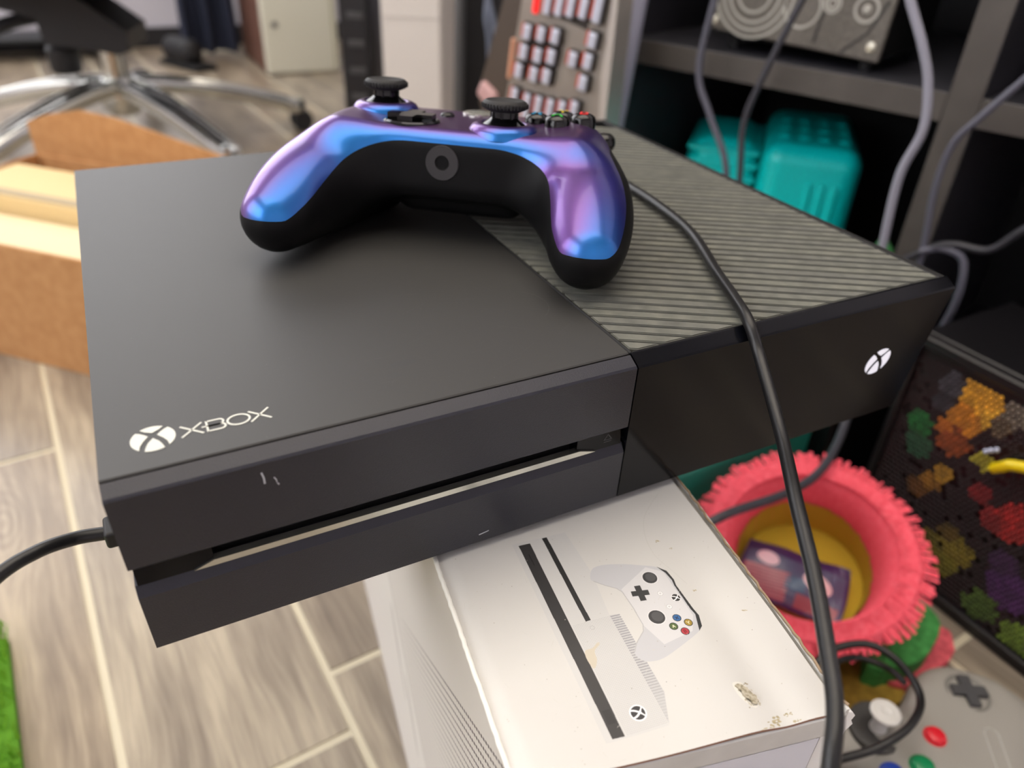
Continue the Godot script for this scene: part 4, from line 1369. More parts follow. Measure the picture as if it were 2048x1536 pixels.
# ------------------------------------------------------------------ the far half of the room
func build_background() -> void:
	# office chair on a chromed five-arm base
	var hub := V(.051, 0, -1.68)
	var ch := thing("office_chair", "black office chair with a chromed five-arm base behind the console", "office chair", Transform3D(Basis.IDENTITY, hub))
	var cr := mat(c8(214, 214, 208), 0.16, 1.0)
	var blk := mat(c8(30, 30, 33), 0.5)
	for k in 5:
		var a := deg_to_rad([-2, 64, 138, 210, 282][k])
		var d := V(cos(a), 0, sin(a))
		var side := V(-sin(a), 0, cos(a))
		var L := .362
		var b := MB.new()
		var n := 14
		for half in [-1.0, 1.0]:    # arched channel: two rails and a crown
			var pts := []
			for i in n + 1:
				var u := float(i) / n
				pts.append(d * lerpf(.02, L, u) + V(0, .128 - .072 * pow(u, 1.7), 0) + side * half * lerpf(.020, .017, u))
			b.tube(pts, .0085, 10, 1.9, Vector3.UP)
		var arm := part(ch, "arm", b, cr)
		b = MB.new()
		for i in n:
			var u := float(i) / n
			var u2 := float(i + 1) / n
			var p := d * lerpf(.02, L, u) + V(0, .137 - .072 * pow(u, 1.7), 0)
			var p2 := d * lerpf(.02, L, u2) + V(0, .137 - .072 * pow(u2, 1.7), 0)
			b.quad(p - side * .018, p + side * .018, p2 + side * .016, p2 - side * .016, Vector3.UP)
		part(arm, "channel", b, blk if k == 1 else cr)  # one arm's crown is blackened as the dark reflection in its chrome
		b = MB.new()
		b.lathe([Vector2(0, -.014), Vector2(.024, -.014), Vector2(.026, 0), Vector2(.022, .012), Vector2(0, .016)], 20, Transform3D(Basis.IDENTITY, d * L + V(0, .060, 0)))
		part(arm, "end_cap", b, cr)
		b = MB.new()
		for q in [-1.0, 1.0]:
			b.lathe([Vector2(0, -.007), Vector2(.022, -.007), Vector2(.025, 0), Vector2(.022, .007), Vector2(0, .007)], 22, Transform3D(Basis(V(0, 1, 0), side, V(0, 1, 0).cross(side)), d * (L + .012) + V(0, .025, 0) + side * q * .014))
		b.tube([d * L + V(0, .02, 0), d * L + V(0, .055, 0)], .007, 10)
		b.rbox(d * (L + .006) + V(0, .040, 0), V(.03, .02, .03), .008, 3)
		part(ch, "caster", b, blk)
	var b := MB.new()
	b.lathe([Vector2(0, .07), Vector2(.03, .07), Vector2(.042, .09), Vector2(.045, .12), Vector2(.036, .142), Vector2(0, .146)], 28)
	part(ch, "hub", b, cr)
	b = MB.new()
	b.lathe([Vector2(0, .14), Vector2(.027, .14), Vector2(.027, .205), Vector2(0, .205)], 24)
	part(ch, "gas_lift", b, cr)
	b = MB.new()   # tilt mechanism: a cranked plate
	b.prism(PackedVector2Array([Vector2(-.24, .295), Vector2(-.10, .262), Vector2(-.095, .215), Vector2(-.02, .208), Vector2(.035, .198), Vector2(.057, .205), Vector2(.060, .240), Vector2(.03, .262), Vector2(-.02, .30), Vector2(-.12, .315), Vector2(-.24, .32)]), -.075, .075, Transform3D(Basis(V(.95, 0, .3), V(0, 1, 0), V(-.3, 0, .95)), V(0, 0, 0)))
	part(ch, "tilt_mechanism", b, blk)
	b = MB.new()
	b.lathe([Vector2(0, .150), Vector2(.026, .150), Vector2(.030, .158), Vector2(.030, .196), Vector2(.022, .206), Vector2(0, .215)], 22, Transform3D(Basis.IDENTITY, V(-.088, 0, -.03)))
	part(ch, "tension_knob", b, blk)
	b = MB.new()
	b.tube(spline([V(-.10, .262, 0), V(-.17, .250, .02), V(-.22, .225, .03), V(-.27, .19, .05)], 6), .013, 10)
	part(ch, "lever", b, blk)
	b = MB.new()
	b.rbox(V(-.02, .36, -.02), V(.50, .09, .48), .04, 5)
	part(ch, "seat", b, mat(c8(28, 28, 31), 0.85))
	# brown carton with pale boxes inside
	var cbx := Basis(V(.707, 0, .708), Vector3.UP, V(-.708, 0, .707)).orthonormalized()
	var cb := thing("cardboard_box", "open brown cardboard box on the floor left of the console", "cardboard box", Transform3D(cbx, V(-.163, 0, -.815)))
	var L := .36
	var W := .27
	var Hh := .155
	for q in [[V(.02, Hh / 2, -.002), V(L, Hh, .004)], [V(.02, Hh / 2, -W + .002), V(L, Hh, .004)], [V(.02 - L / 2 + .002, Hh / 2, -W / 2), V(.004, Hh, W - .008)], [V(.02 + L / 2 - .002, Hh / 2, -W / 2), V(.004, Hh, W - .008)], [V(.02, .002, -W / 2), V(L - .008, .004, W - .008)]]:
		b = MB.new()
		b.box(q[0], q[1], .001)
		part(cb, "panel", b, M.cardboard)
	b = MB.new()   # far flap standing up, curved along its top edge
	b.prism(PackedVector2Array([Vector2(-.16, .15), Vector2(.2, .15), Vector2(.2, .185), Vector2(.12, .20), Vector2(.0, .222), Vector2(-.06, .226), Vector2(-.12, .214), Vector2(-.16, .20)]), -W - .002, -W + .002)
	part(cb, "raised_flap", b, M.cardboard)
	b = MB.new()
	b.prism(PackedVector2Array([Vector2(0, 0), Vector2(.07, .02), Vector2(.26, .03), Vector2(.27, .0)]), -.002, .002, Transform3D(Basis(V(0, 0, -1), V(.35, .93, 0), V(.93, -.35, 0)), V(.198, Hh, 0)))
	part(cb, "side_flap", b, M.cardboard)
	for k in 2:
		var c := thing("cream_box", ["cream paper box lying in the cardboard box, the lower nearer one", "cream paper box lying behind the nearer one in the cardboard box"][k], "paper box", Transform3D(cbx, V(-.163, 0, -.815)) * at(.02, .005, -.06 - k * .112))
		b = MB.new()
		b.box(V(0, [.064, .075][k], 0), V(.335, [.128, .15][k], .105), .003)
		part(c, "carton", b, mat([c8(236, 218, 178), c8(226, 202, 150)][k], 0.7))
		b = MB.new()
		b.box(V(0, [.1285, .1505][k], .043), V(.335, .0015, .016), .0004)
		part(c, "lid_edge", b, mat(c8(176, 160, 130), 0.7))
	# green rug at the left edge
	var rg := thing("green_rug", "bright green shaggy rug at the lower left corner on the planks", "rug", at(-.132, 0, -.22))
	b = MB.new()
	b.prism(PackedVector2Array([Vector2(-.25, -.16), Vector2(-.004, -.11), Vector2(.010, .02), Vector2(.016, .3), Vector2(-.25, .34)]), 0, .008, Transform3D(Basis(V(1, 0, 0), V(0, 0, 1), V(0, 1, 0)), Vector3.ZERO))
	part(rg, "backing", b, mat(c8(86, 140, 28), 0.95))
	b = MB.new()
	for k in 2600:
		var x := rng.randf_range(-.12, .012)
		var z := rng.randf_range(-.14, .2)
		if x > -.004 + (z + .11) * .11: continue
		var tp := V(x, .018 + rng.randf() * .006, z) + V(rng.randf_range(-.006, .006), 0, rng.randf_range(-.006, .006))
		var s := Vector3(rng.randf_range(-1, 1), 0, rng.randf_range(-1, 1)).normalized() * .0012
		b.tri(V(x, .007, z) - s, V(x, .007, z) + s, tp, V(s.z, .3, -s.x))
	var pile := part(rg, "pile", b, mat(c8(122, 178, 44), 0.95))
	pile.set_meta("kind", "stuff")
	# old beige tower with brown side
	var pcb := Basis(V(.838, 0, .546), Vector3.UP, V(-.546, 0, .838)).orthonormalized()
	var pc := thing("computer_tower", "old cream coloured computer tower with brown side standing by the far wall", "computer tower", at(.579, 0, -2.325))
	b = MB.new()
	b.box(V(0, .23, -.17), V(.205, .452, .34), .004)
	part(pc, "case", b, mat(c8(214, 212, 198), 0.6))
	b = MB.new()
	b.rbox(V(.004, .228, .008), V(.222, .452, .03), .009, 4)
	var fp := part(pc, "front_bezel", b, mat(c8(226, 225, 208), 0.5))
	b = MB.new()
	b.box(V(.005, .262, .022), V(.15, .03, .006), .002)
	part(fp, "drive_bay", b, mat(c8(150, 150, 144), 0.5))
	b = MB.new()
	b.box(V(.005, .42, .022), V(.15, .04, .006), .002)
	part(fp, "drive_bay", b, mat(c8(170, 170, 162), 0.5))
	b = MB.new()
	b.lathe([Vector2(0, -.002), Vector2(.009, -.002), Vector2(.009, .003), Vector2(.004, .0035), Vector2(.004, .001), Vector2(0, .001)], 18, Transform3D(Basis(V(1, 0, 0), V(0, 0, 1), V(0, -1, 0)), V(-.072, .14, .023)))
	part(fp, "lock", b, mat(c8(120, 118, 116), 0.4))
	b = MB.new()
	b.box(V(.1, .22, .0235), V(.006, .42, .002), .0005)
	part(fp, "groove", b, mat(c8(190, 188, 160), 0.6))
	b = MB.new()
	b.box(V(-.106, .228, -.18), V(.006, .45, .34), .001)
	part(pc, "side_panel", b, textured(mat(Color.WHITE, 0.6), noise_tex(0.03, 3, [[0.0, c8(104, 70, 58)], [1.0, c8(122, 84, 68)]], 128), 5.0))
	# navy trousers hanging behind
	var nv := thing("navy_cloth", "dark navy cloth hanging down beside the cream computer tower", "cloth", at(.36, 0, -2.62))
	b = MB.new()
	var rows := 16
	var cols := 28
	var pos := func(i: int, j: int) -> Vector3:
		var u := float(i) / cols
		var w := float(j) / rows
		return V(lerpf(-.075, .085, u) + .02 * (1.0 - w) * (u - .5), lerpf(.02, .75, w), .03 * sin(u * 17.0 + w * 1.5) + .012 * sin(u * 31.0))
	for i in cols:
		for j in rows:
			b.quad(pos.call(i, j), pos.call(i + 1, j), pos.call(i + 1, j + 1), pos.call(i, j + 1), V(0, 0, 1))
			b.quad(pos.call(i, j) - V(0, 0, .006), pos.call(i + 1, j) - V(0, 0, .006), pos.call(i + 1, j + 1) - V(0, 0, .006), pos.call(i, j + 1) - V(0, 0, .006), V(0, 0, -1))
	part(nv, "drape", b, mat(c8(40, 46, 66), 0.9))
	var sh := thing("black_shoe", "black shoe on the floor under the navy cloth", "shoe", at(.27, 0, -2.50, 25))
	b = MB.new()
	b.rbox(V(0, .008, 0), V(.08, .016, .2), .007, 3)
	part(sh, "sole", b, mat(c8(14, 14, 15), 0.7))
	b = MB.new()
	b.rbox(V(0, .045, -.02), V(.074, .075, .15), .034, 5)
	part(sh, "upper", b, mat(c8(24, 24, 27), 0.6))
	# low dark rail at far left
	var lw := thing("low_bench", "low dark bench along the far wall behind the chair", "bench", at(-.35, 0, -2.76))
	b = MB.new()
	b.box(V(0, .06, 0), V(.9, .012, .16), .003)
	part(lw, "top", b, mat(c8(44, 48, 52), 0.5))
	for s in [-1, 1]:
		b = MB.new()
		b.box(V(s * .4, .027, 0), V(.05, .054, .14), .003)
		part(lw, "leg", b, mat(c8(40, 44, 48), 0.5))
	# upright white carton
	var wb := thing("white_carton", "tall white cardboard carton standing right behind the game controller", "carton", Transform3D(pcb, V(.583, 0, -1.355)))
	b = MB.new()
	b.box(V(0, .24, -.09), V(.118, .48, .18), .003)
	part(wb, "carton", b, mat(c8(216, 210, 204), 0.6))
	b = MB.new()
	b.box(V(0, .285, .0004), V(.119, .002, .002))
	part(wb, "seam", b, mat(c8(190, 184, 178), 0.7))
	# dark neighbours
	var bt := thing("black_tower", "narrow black tower between the cream computer and the white carton", "computer tower", Transform3D(pcb, V(.525, 0, -1.55)))
	b = MB.new()
	b.box(V(0, .23, -.12), V(.062, .46, .24), .003)
	part(bt, "case", b, mat(c8(26, 26, 29), 0.4))
	for k in 4:
		b = MB.new()
		b.box(V(.004, .10 + k * .055, .001), V(.036, .012, .004), .001)
		part(bt, "slot", b, mat(c8(70, 70, 72), 0.4))
	var bd := thing("dark_board", "tall dark upright board behind the keyboard", "board", Transform3D(pcb, V(.98, 0, -1.40)))
	b = MB.new()
	b.box(V(0, .95, 0), V(.80, 1.9, .03), .003)  # unseen height and extra width added to darken the console top's reflection
	part(bd, "board", b, mat(c8(30, 31, 35), 0.55))
	var pl := thing("grey_pole", "slim grey metal pole standing between the white carton and the keyboard", "pole", at(.585, 0, -1.105))
	b = MB.new()
	b.tube([V(-.012, 0, 0), V(.012, .6, -.03)], .009, 14)
	part(pl, "shaft", b, mat(c8(92, 92, 92), 0.35, 0.5))
	b = MB.new()
	b.lathe([Vector2(0, 0), Vector2(.04, 0), Vector2(.038, .008), Vector2(.012, .014), Vector2(0, .014)], 20, Transform3D(Basis.IDENTITY, V(-.012, 0, 0)))
	part(pl, "foot", b, M.dark)
	for k in 2:
		var cd := thing("hanging_cord", ["bluish grey cord hanging left of the keyboard in a loop", "second bluish grey cord crossing the first above it"][k], "cord", at(.60, 0, -1.09))
		b = MB.new()
		b.tube(spline([[V(.0, .42, 0), V(.025, .33, .01), V(.035, .26, .02), V(.04, .19, .02), V(.045, .0, .02)], [V(.055, .42, -.03), V(.03, .33, -.02), V(.036, .28, -.02), V(.05, .16, -.03), V(.07, .0, -.03)]][k], 8), .0045, 8)
		part(cd, "cord", b, mat(c8(108, 116, 134), 0.5))

# ------------------------------------------------------------------ lower right: meshed case, party ring, old grey pad
func build_right_front() -> void:
	var F := Transform3D(Basis(V(.0457, 0, .999), Vector3.UP, V(-.999, 0, .0457)).orthonormalized(), V(.5664, 0, -.0801))
	var t := thing("pc_case", "black computer case whose perforated front shows coloured dots, right of the pink bowl", "computer case", F)
	var b := MB.new()
	b.box(V(.06, .112, -.066), V(.251, .2195, .118), .002)
	part(t, "case", b, mat(c8(16, 15, 18), 0.35))
	b = MB.new()
	for q in [[V(.06, .006, -.003), V(.251, .012, .010)], [V(.06, .2165, -.003), V(.251, .010, .010)], [V(-.0625, .112, -.003), V(.006, .2195, .010)], [V(.1825, .112, -.003), V(.006, .2195, .010)]]:
		b.box(q[0], q[1], .0015)
	part(t, "frame", b, mat(c8(20, 18, 21), 0.4))
	b = MB.new()
	b.box(V(.06, .112, -.005), V(.24, .2, .003))
	part(t, "mesh_panel", b, mat(c8(20, 10, 14), 0.45))
	var blobs := [[-.0024, .1936, .017, c8(226, 164, 52)], [-.008, .1712, .014, c8(205, 132, 40)], [.008, .183, .010, c8(232, 176, 60)], [-.0104, .1498, .014, c8(140, 70, 30)], [-.018, .156, .009, c8(190, 110, 40)], [-.0387, .146, .012, c8(30, 105, 50)], [-.0343, .1281, .012, c8(40, 80, 55)], [-.0265, .1907, .011, c8(70, 68, 76)], [-.028, .175, .009, c8(52, 50, 58)], [.0246, .1948, .012, c8(120, 108, 96)], [.0147, .1813, .010, c8(100, 84, 66)], [-.0064, .1165, .009, c8(160, 118, 36)], [-.0135, .104, .009, c8(140, 96, 30)], [-.0206, .0919, .009, c8(96, 60, 24)], [.0166, .1465, .008, c8(170, 160, 50)], [.0563, .1142, .017, c8(160, 34, 32)], [.042, .106, .011, c8(120, 26, 28)], [.0253, .1199, .008, c8(120, 26, 30)], [.006, .0477, .014, c8(104, 92, 28)], [.0302, .0581, .013, c8(120, 104, 30)], [.0235, .0399, .012, c8(104, 96, 28)], [.018, .070, .009, c8(90, 70, 26)], [.074, .0569, .018, c8(72, 34, 84)], [.0619, .0762, .012, c8(60, 30, 66)], [.0989, .0216, .017, c8(104, 128, 44)], [.0626, .0275, .014, c8(70, 92, 36)], [.12, .09, .03, c8(150, 90, 40)], [.15, .15, .03, c8(60, 90, 120)]]
	var pts := []
	var cols := []
	var pitch := .0043
	for j in 46:
		for i in 56:
			var p := Vector2(-.0575 + (i + .5 * (j % 2)) * pitch, .014 + j * pitch * .866 * 1.12)
			if p.x > .178 or p.y > .210: continue
			var c := c8(30, 9, 14)
			var best := 1.0
			for q in blobs:
				var d: float = p.distance_to(Vector2(q[0], q[1])) / q[2] + rng.randf_range(-.12, .12)
				if d < best:
					best = d
					c = q[3]
			if best >= 1.0 and rng.randf() < .12: continue
			pts.append(p)
			var g := rng.randf_range(.9, 1.25)
			cols.append(Color(c.r * g, c.g * g, c.b * g).srgb_to_linear())
	var dome := MB.new()
	dome.lathe([Vector2(.0018, 0), Vector2(.0015, .0011), Vector2(.0008, .0018), Vector2(0, .0020)], 7, Transform3D(Basis(V(1, 0, 0), V(0, 0, 1), V(0, -1, 0)), Vector3.ZERO), 70.0)
	var mm := MultiMesh.new()
	mm.transform_format = MultiMesh.TRANSFORM_3D
	mm.use_colors = true
	mm.mesh = dome.mesh()
	mm.instance_count = pts.size()
	for k in pts.size():
		mm.set_instance_transform(k, Transform3D(Basis.IDENTITY, V(pts[k].x, pts[k].y, -.0036)))
		mm.set_instance_color(k, cols[k])
	var mi := MultiMeshInstance3D.new()
	mi.name = "mesh_dots"
	mi.multimesh = mm
	var dm := mat(Color.WHITE, 0.3)
	dm.vertex_color_use_as_albedo = true
	mi.material_override = dm
	mi.set_meta("kind", "stuff")
	t.add_child(mi)
	b = MB.new()
	b.tube(spline([V(.028, .150, .002), V(.034, .157, .005), V(.040, .163, .006), V(.060, .170, .006), V(.09, .165, .004)], 6), .0042, 12)
	part(t, "yellow_tube", b, mat(c8(235, 210, 20), 0.25))
	for q in [V(.0195, .160, -.001), V(.023, .163, -.001), V(.0165, .157, -.001)]:
		b = MB.new()
		b.lathe([Vector2(.0022, 0), Vector2(.0016, .0014), Vector2(0, .0022)], 12, Transform3D(Basis(V(1, 0, 0), V(0, 0, 1), V(0, -1, 0)), q), 70.0)
		part(t, "stud", b, mat(c8(190, 195, 220), 0.15, 0.6))
	var yc := thing("yellow_rope", "yellow cord lying on top of the black computer case at the right edge", "cord", F * at(.02, .2217, -.05))
	b = MB.new()
	b.tube(spline([V(-.02, .0035, -.03), V(.0, .0035, -.02), V(.02, .0035, .01), V(.04, .0035, .03), V(.09, .0035, .03)], 6), .0034, 10)
	part(yc, "cord", b, mat(c8(190, 150, 30), 0.5))
	# fringed pink ring, tilted towards the viewer
	var n := (Vector3.UP * cos(deg_to_rad(19)) + V(-.845, 0, .535) * sin(deg_to_rad(19))).normalized()
	var ux := V(.535, 0, .845).normalized()
	var rx := Transform3D(Basis(ux, n, ux.cross(n)).orthonormalized(), V(.4400, .081, -.0930))
	var r := thing("fringed_bowl", "round pink bowl of fringed crepe paper beside the white carton", "paper bowl", rx)
	b = MB.new()
	b.lathe([Vector2(0, -.058), Vector2(.056, -.058), Vector2(.074, -.04), Vector2(.082, -.012), Vector2(.082, 0), Vector2(.078, .004), Vector2(.066, .004), Vector2(.060, -.002), Vector2(.056, -.02), Vector2(.050, -.052), Vector2(0, -.052)], 56)
	var pink := textured(mat(Color.WHITE, 0.9), noise_tex(0.03, 4, [[0.0, c8(236, 74, 92)], [0.5, c8(248, 92, 110)], [1.0, c8(252, 112, 128)]], 256), 22.0)
	part(r, "bowl", b, pink)
	b = MB.new()
	for k in 260:
		var a := TAU * k / 260.0 + rng.randf_range(-.01, .01)
		var a2 := a + .026 + rng.randf_range(-.006, .010)
		var ro := .0885 + rng.randf_range(-.003, .0035)
		var y := .0048 + rng.randf_range(0, .002)
		var y2 := rng.randf_range(-.004, .003)
		var A := V(cos(a) * .064, y, sin(a) * .064); var B := V(cos(a2) * .064, y, sin(a2) * .064)
		var C := V(cos(a2) * ro, y2, sin(a2) * ro); var D := V(cos(a) * ro, y2, sin(a) * ro)
		b.quad(A, B, C, D, Vector3.UP)
	part(r, "fringe", b, pink).set_meta("kind", "stuff")
	b = MB.new()
	for k in 56:
		var a := TAU * k / 56.0
		var a2 := TAU * (k + 1) / 56.0
		var h := .020 - .010 * cos(a - 1.1)
		var wob := .0015 * sin(k * 2.3)
		var r0 := .0494
		var r1 := .0487 + h * .1875 + wob * .3
		b.quad(V(cos(a) * r0, -.0516, sin(a) * r0), V(cos(a2) * r0, -.0516, sin(a2) * r0), V(cos(a2) * r1, -.052 + h, sin(a2) * r1), V(cos(a) * r1, -.052 + h, sin(a) * r1), V(-cos(a), .2, -sin(a)))
	b.lathe([Vector2(.0494, -.0515), Vector2(.001, -.0512)], 40)
	part(r, "yellow_lining", b, mat(c8(188, 158, 40), 0.9))
	# foil sweet packet inside
	var cvs := Canvas.new(Vector2(-32, -19), Vector2(32, 19), 8.0, c8(64, 38, 88))
	cvs.poly([Vector2(-30, -12), Vector2(30, -12), Vector2(29, 17), Vector2(-30, 17)], c8(84, 84, 116))
	cvs.poly([Vector2(-30, -2), Vector2(-2, -2), Vector2(-2, 17), Vector2(-30, 17)], c8(150, 84, 100))
	cvs.poly([Vector2(-4, 0), Vector2(8, 0), Vector2(8, 9), Vector2(-4, 9)], c8(56, 84, 120))
	for k in 9: cvs.line(Vector2(-29, -1 + k * 2.0), Vector2(-3 + (k % 3), -1 + k * 2.0), .5, c8(190, 120, 130))
	cvs.poly([Vector2(4, 9), Vector2(29, 9), Vector2(29, 17), Vector2(4, 17)], c8(150, 80, 92))
	cvs.disc(Vector2(14, -1), 9, 5.5, c8(232, 196, 204), .25)
	cvs.disc(Vector2(-17, -8), 7, 4.5, c8(226, 190, 206), .2)
	var pkm := mat(Color.WHITE, 0.3)
	pkm.albedo_texture = cvs.tex()
	var pk := thing("sweet_packet", "purple printed foil packet lying inside the pink fringed bowl", "packet", rx * Transform3D(Basis(Vector3.UP, deg_to_rad(4)), V(-.004, -.048, .012)))
	b = MB.new()
	var pw := 16
	var ph := 10
	var pp := func(i: int, j: int, s: float) -> Vector3:
		var u := float(i) / pw * 2 - 1
		var w := float(j) / ph * 2 - 1
		return V(u * .043 * (1 - .06 * w * w), .008 + s * .007 * (1 - u * u) * (1 - w * w) + .0015 * sin(u * 5 + w * 3), w * .026)
	for i in pw:
		for j in ph:
			for s in [-1.0, 1.0]:
				b.quad(pp.call(i, j, s), pp.call(i + 1, j, s), pp.call(i + 1, j + 1, s), pp.call(i, j + 1, s), V(0, s, 0), Vector2(float(i) / pw, float(j) / ph), Vector2(float(i + 1) / pw, float(j) / ph), Vector2(float(i + 1) / pw, float(j + 1) / ph), Vector2(float(i) / pw, float(j + 1) / ph))
	part(pk, "foil", b, pkm)
	# paper scraps under and in front of the ring
	var XZ := Basis(V(1, 0, 0), V(0, 0, 1), V(0, 1, 0))
	for q in [
		["green_paper", "crumpled green paper piece in front of the pink bowl", c8(70, 168, 78), .022, [.5192, -.056, .530, -.030, .512, -.010, .470, -.002, .440, -.012, .452, -.026, .49, -.05], .030],
		["pink_paper", "flat pink paper scrap between the green paper and the computer case", c8(244, 96, 110), .006, [.534, -.032, .540, -.018, .528, -.002, .500, .004, .470, .004, .455, -.008, .49, -.02, .51, -.03], .014],
		["yellow_paper", "yellow paper scrap under the grey controller's cable", c8(176, 142, 44), .004, [.39, -.05, .45, -.05, .472, -.02, .462, .006, .43, .01, .38, .01], .010]]:
		var s := thing(q[0], q[1], "paper scrap", Transform3D.IDENTITY)
		var pl := []
		for k in range(0, q[4].size(), 2): pl.append(Vector2(q[4][k], q[4][k + 1]))
		b = MB.new()
		var sp := spline2(pl, 4)
		for k in sp.size(): sp[k] += Vector2(rng.randf_range(-.0012, .0012), rng.randf_range(-.0012, .0012))
		b.prism(sp, .0005, q[5], Transform3D(XZ, Vector3.ZERO))
		part(s, "paper", b, textured(mat(Color.WHITE, 0.9), noise_tex(0.03, 4, [[0.0, (q[2] as Color).darkened(.25)], [1.0, (q[2] as Color).lightened(.08)]], 128, false, 30), 25.0))
	# teal tray beyond the ring
	var tr := thing("teal_tray", "flat teal tray on the floor behind the pink bowl", "tray", at(.45, 0, -.262, 3.0))
	b = MB.new()
	b.rbox(V(0, .05, 0), V(.21, .10, .13), .012, 4)
	part(tr, "tray", b, mat(c8(40, 140, 124), 0.45))
	var bx0 := thing("black_box", "low glossy black box on the floor between the teal tray and the perforated case", "box", at(.612, 0, -.235, -14.0))
	b = MB.new()
	b.rbox(V(0, .075, 0), V(.085, .15, .12), .006, 3)
	part(bx0, "case", b, mat(c8(16, 15, 17), 0.2))
	b = MB.new()
	b.box(V(0, .1505, 0), V(.06, .002, .09), .0008)
	part(bx0, "lid", b, mat(c8(24, 22, 25), 0.4))
	# grey three-handled pad
	var o := V(.4104, .0, .0535)
	var gp := thing("grey_game_pad", "light grey three-handled game pad with red, green and blue buttons at the lower right", "game controller", Transform3D(Basis.IDENTITY, o))
	var loc := func(x: float, z: float) -> Vector3: return V((x - o.x) * 1000.0, 0, (z - o.z) * 1000.0)
	var sd := loc.call(.3850, .0315)
	var ld := loc.call(.4604, .041)
	var dn := V(-.80, 0, -.6)
	var lf := V(.78, 0, -.62)
	var f := func(p: Vector3) -> float:
		var q := Vector3(p.x, p.y * 1.35, p.z)
		var d := cone(q, V(30, 55, 6), V(-8, 55, 34), 38, 38)
		d = smin(d, cone(q, V(-4, 54, -3), V(-44, 50, -33), 27, 21), 12.0)
		d = smin(d, cone(q, V(48, 55, -10), V(54, 55, -2), 32, 32), 16.0)
		d = smin(d, cone(q, V(62, 52, 4), V(100, 36, 48), 26, 18), 14.0)
		d = smin(d, cone(q, V(-26, 55, 34), V(-34, 55, 40), 42, 40), 16.0)
		d = smin(d, cone(q, V(-40, 52, 50), V(-60, 36, 92), 26, 18), 14.0)
		var top := p.y - 59.0 + 0.0004 * (p.x * p.x + p.z * p.z)
		return -smin(-d, -top, 8.0)
	var g := nets(f, V(-84, 8, -64), V(126, 66, 118), 3.0)
	b = MB.new()
	for k in range(0, g[2].size(), 3):
		var i0: int = g[2][k]; var i1: int = g[2][k + 1]; var i2: int = g[2][k + 2]
		b.trin(g[0][i0], g[0][i1], g[0][i2], g[1][i0], g[1][i1], g[1][i2])
	var MMX := Transform3D(Basis.from_scale(Vector3.ONE * .001), Vector3.ZERO)
	part(gp, "shell", b, grainy(mat(c8(150, 147, 140), 0.5), 0.09, 0.05, 0.1), MMX)
	var face := func(p: Vector3) -> float:
		var y := 80.0
		for i in 80:
			var d: float = f.call(V(p.x, y, p.z))
			if d < .03: return y
			y -= minf(d * .7, 6.0)
		return 56.0
	var sy: float = face.call(sd)
	b = MB.new()
	b.lathe([Vector2(19, sy - 3), Vector2(18.6, sy + .8), Vector2(16, sy + 1.2), Vector2(8, sy - .4), Vector2(0, sy - .6)], 40, Transform3D(Basis.IDENTITY, sd), 50.0)
	part(gp, "stick_ring", b, mat(c8(62, 61, 60), 0.45), MMX)
	b = MB.new()
	var sx := Transform3D(Basis.IDENTITY, sd)
	b.lathe([Vector2(0, sy - 1), Vector2(5.5, sy - 1), Vector2(4.6, sy + 8), Vector2(5.2, sy + 12), Vector2(9.2, sy + 15), Vector2(9.6, sy + 16.6), Vector2(8.8, sy + 17.6), Vector2(7.4, sy + 17.9), Vector2(6.8, sy + 17.4), Vector2(5.2, sy + 17.4), Vector2(4.8, sy + 17.8), Vector2(3.4, sy + 17.8), Vector2(3.0, sy + 17.4), Vector2(0, sy + 17.4)], 36, sx, 50.0)
	part(gp, "thumbstick", b, mat(c8(222, 220, 216), 0.35), MMX)
	var rot := atan2(-(dn.z), dn.x)
	b = MB.new()
	var ly: float = face.call(ld)
	b.lathe([Vector2(15, ly - 2), Vector2(14.6, ly + .3), Vector2(13, ly + .4), Vector2(11, ly - .6), Vector2(0, ly - .8)], 36, Transform3D(Basis.IDENTITY, ld), 50.0)
	var dsh := part(gp, "direction_pad", b, mat(c8(120, 118, 113), 0.5), MMX)
	b = MB.new()
	b.prism(PackedVector2Array([Vector2(-3.6, -11.5), Vector2(3.6, -11.5), Vector2(3.6, -3.6), Vector2(11.5, -3.6), Vector2(11.5, 3.6), Vector2(3.6, 3.6), Vector2(3.6, 11.5), Vector2(-3.6, 11.5), Vector2(-3.6, 3.6), Vector2(-11.5, 3.6), Vector2(-11.5, -3.6), Vector2(-3.6, -3.6)]), ly - 1, ly + 3.6, Transform3D(Basis(Vector3.UP, rot + .1) * XZ, ld))
	part(dsh, "cross", b, mat(c8(70, 70, 72), 0.4))
	for q in [["start_button", V(0, 0, 0), 6.2, c8(216, 34, 48)], ["action_button", loc.call(.3857, .0638), 7.0, c8(20, 130, 80)], ["action_button", loc.call(.3665, .0585), 7.0, c8(40, 70, 165)]]:
		var y: float = face.call(q[1])
		b = MB.new()
		b.lathe([Vector2(q[2] + 1.0, y - 2), Vector2(q[2] + .9, y + .4), Vector2(q[2] + .1, y + .5), Vector2(q[2], y + 2.2), Vector2(q[2] - .8, y + 3.2), Vector2(q[2] * .5, y + 3.7), Vector2(0, y + 3.8)], 30, Transform3D(Basis.IDENTITY, q[1]), 50.0)
		part(gp, q[0], b, mat(q[3], 0.3), MMX)
	# raised bar outline on the face
	b = MB.new()
	var bar := []
	var c0: Vector3 = loc.call(.4380, .0790)
	var ax := V(.62, 0, -.785)
	var bx := V(.785, 0, .62)
	for k in 28:
		var a := TAU * k / 28
		var p: Vector3 = c0 + bx * cos(a) * 4.5 + ax * (sin(a) * 4.5 + (13.0 if sin(a) > 0 else -13.0))
		p.y = face.call(p) + .1
		bar.append(p)
	bar.append(bar[0])
	b.tube(bar, .55, 6)
	part(gp, "raised_outline", b, mat(c8(176, 174, 168), 0.4), MMX)

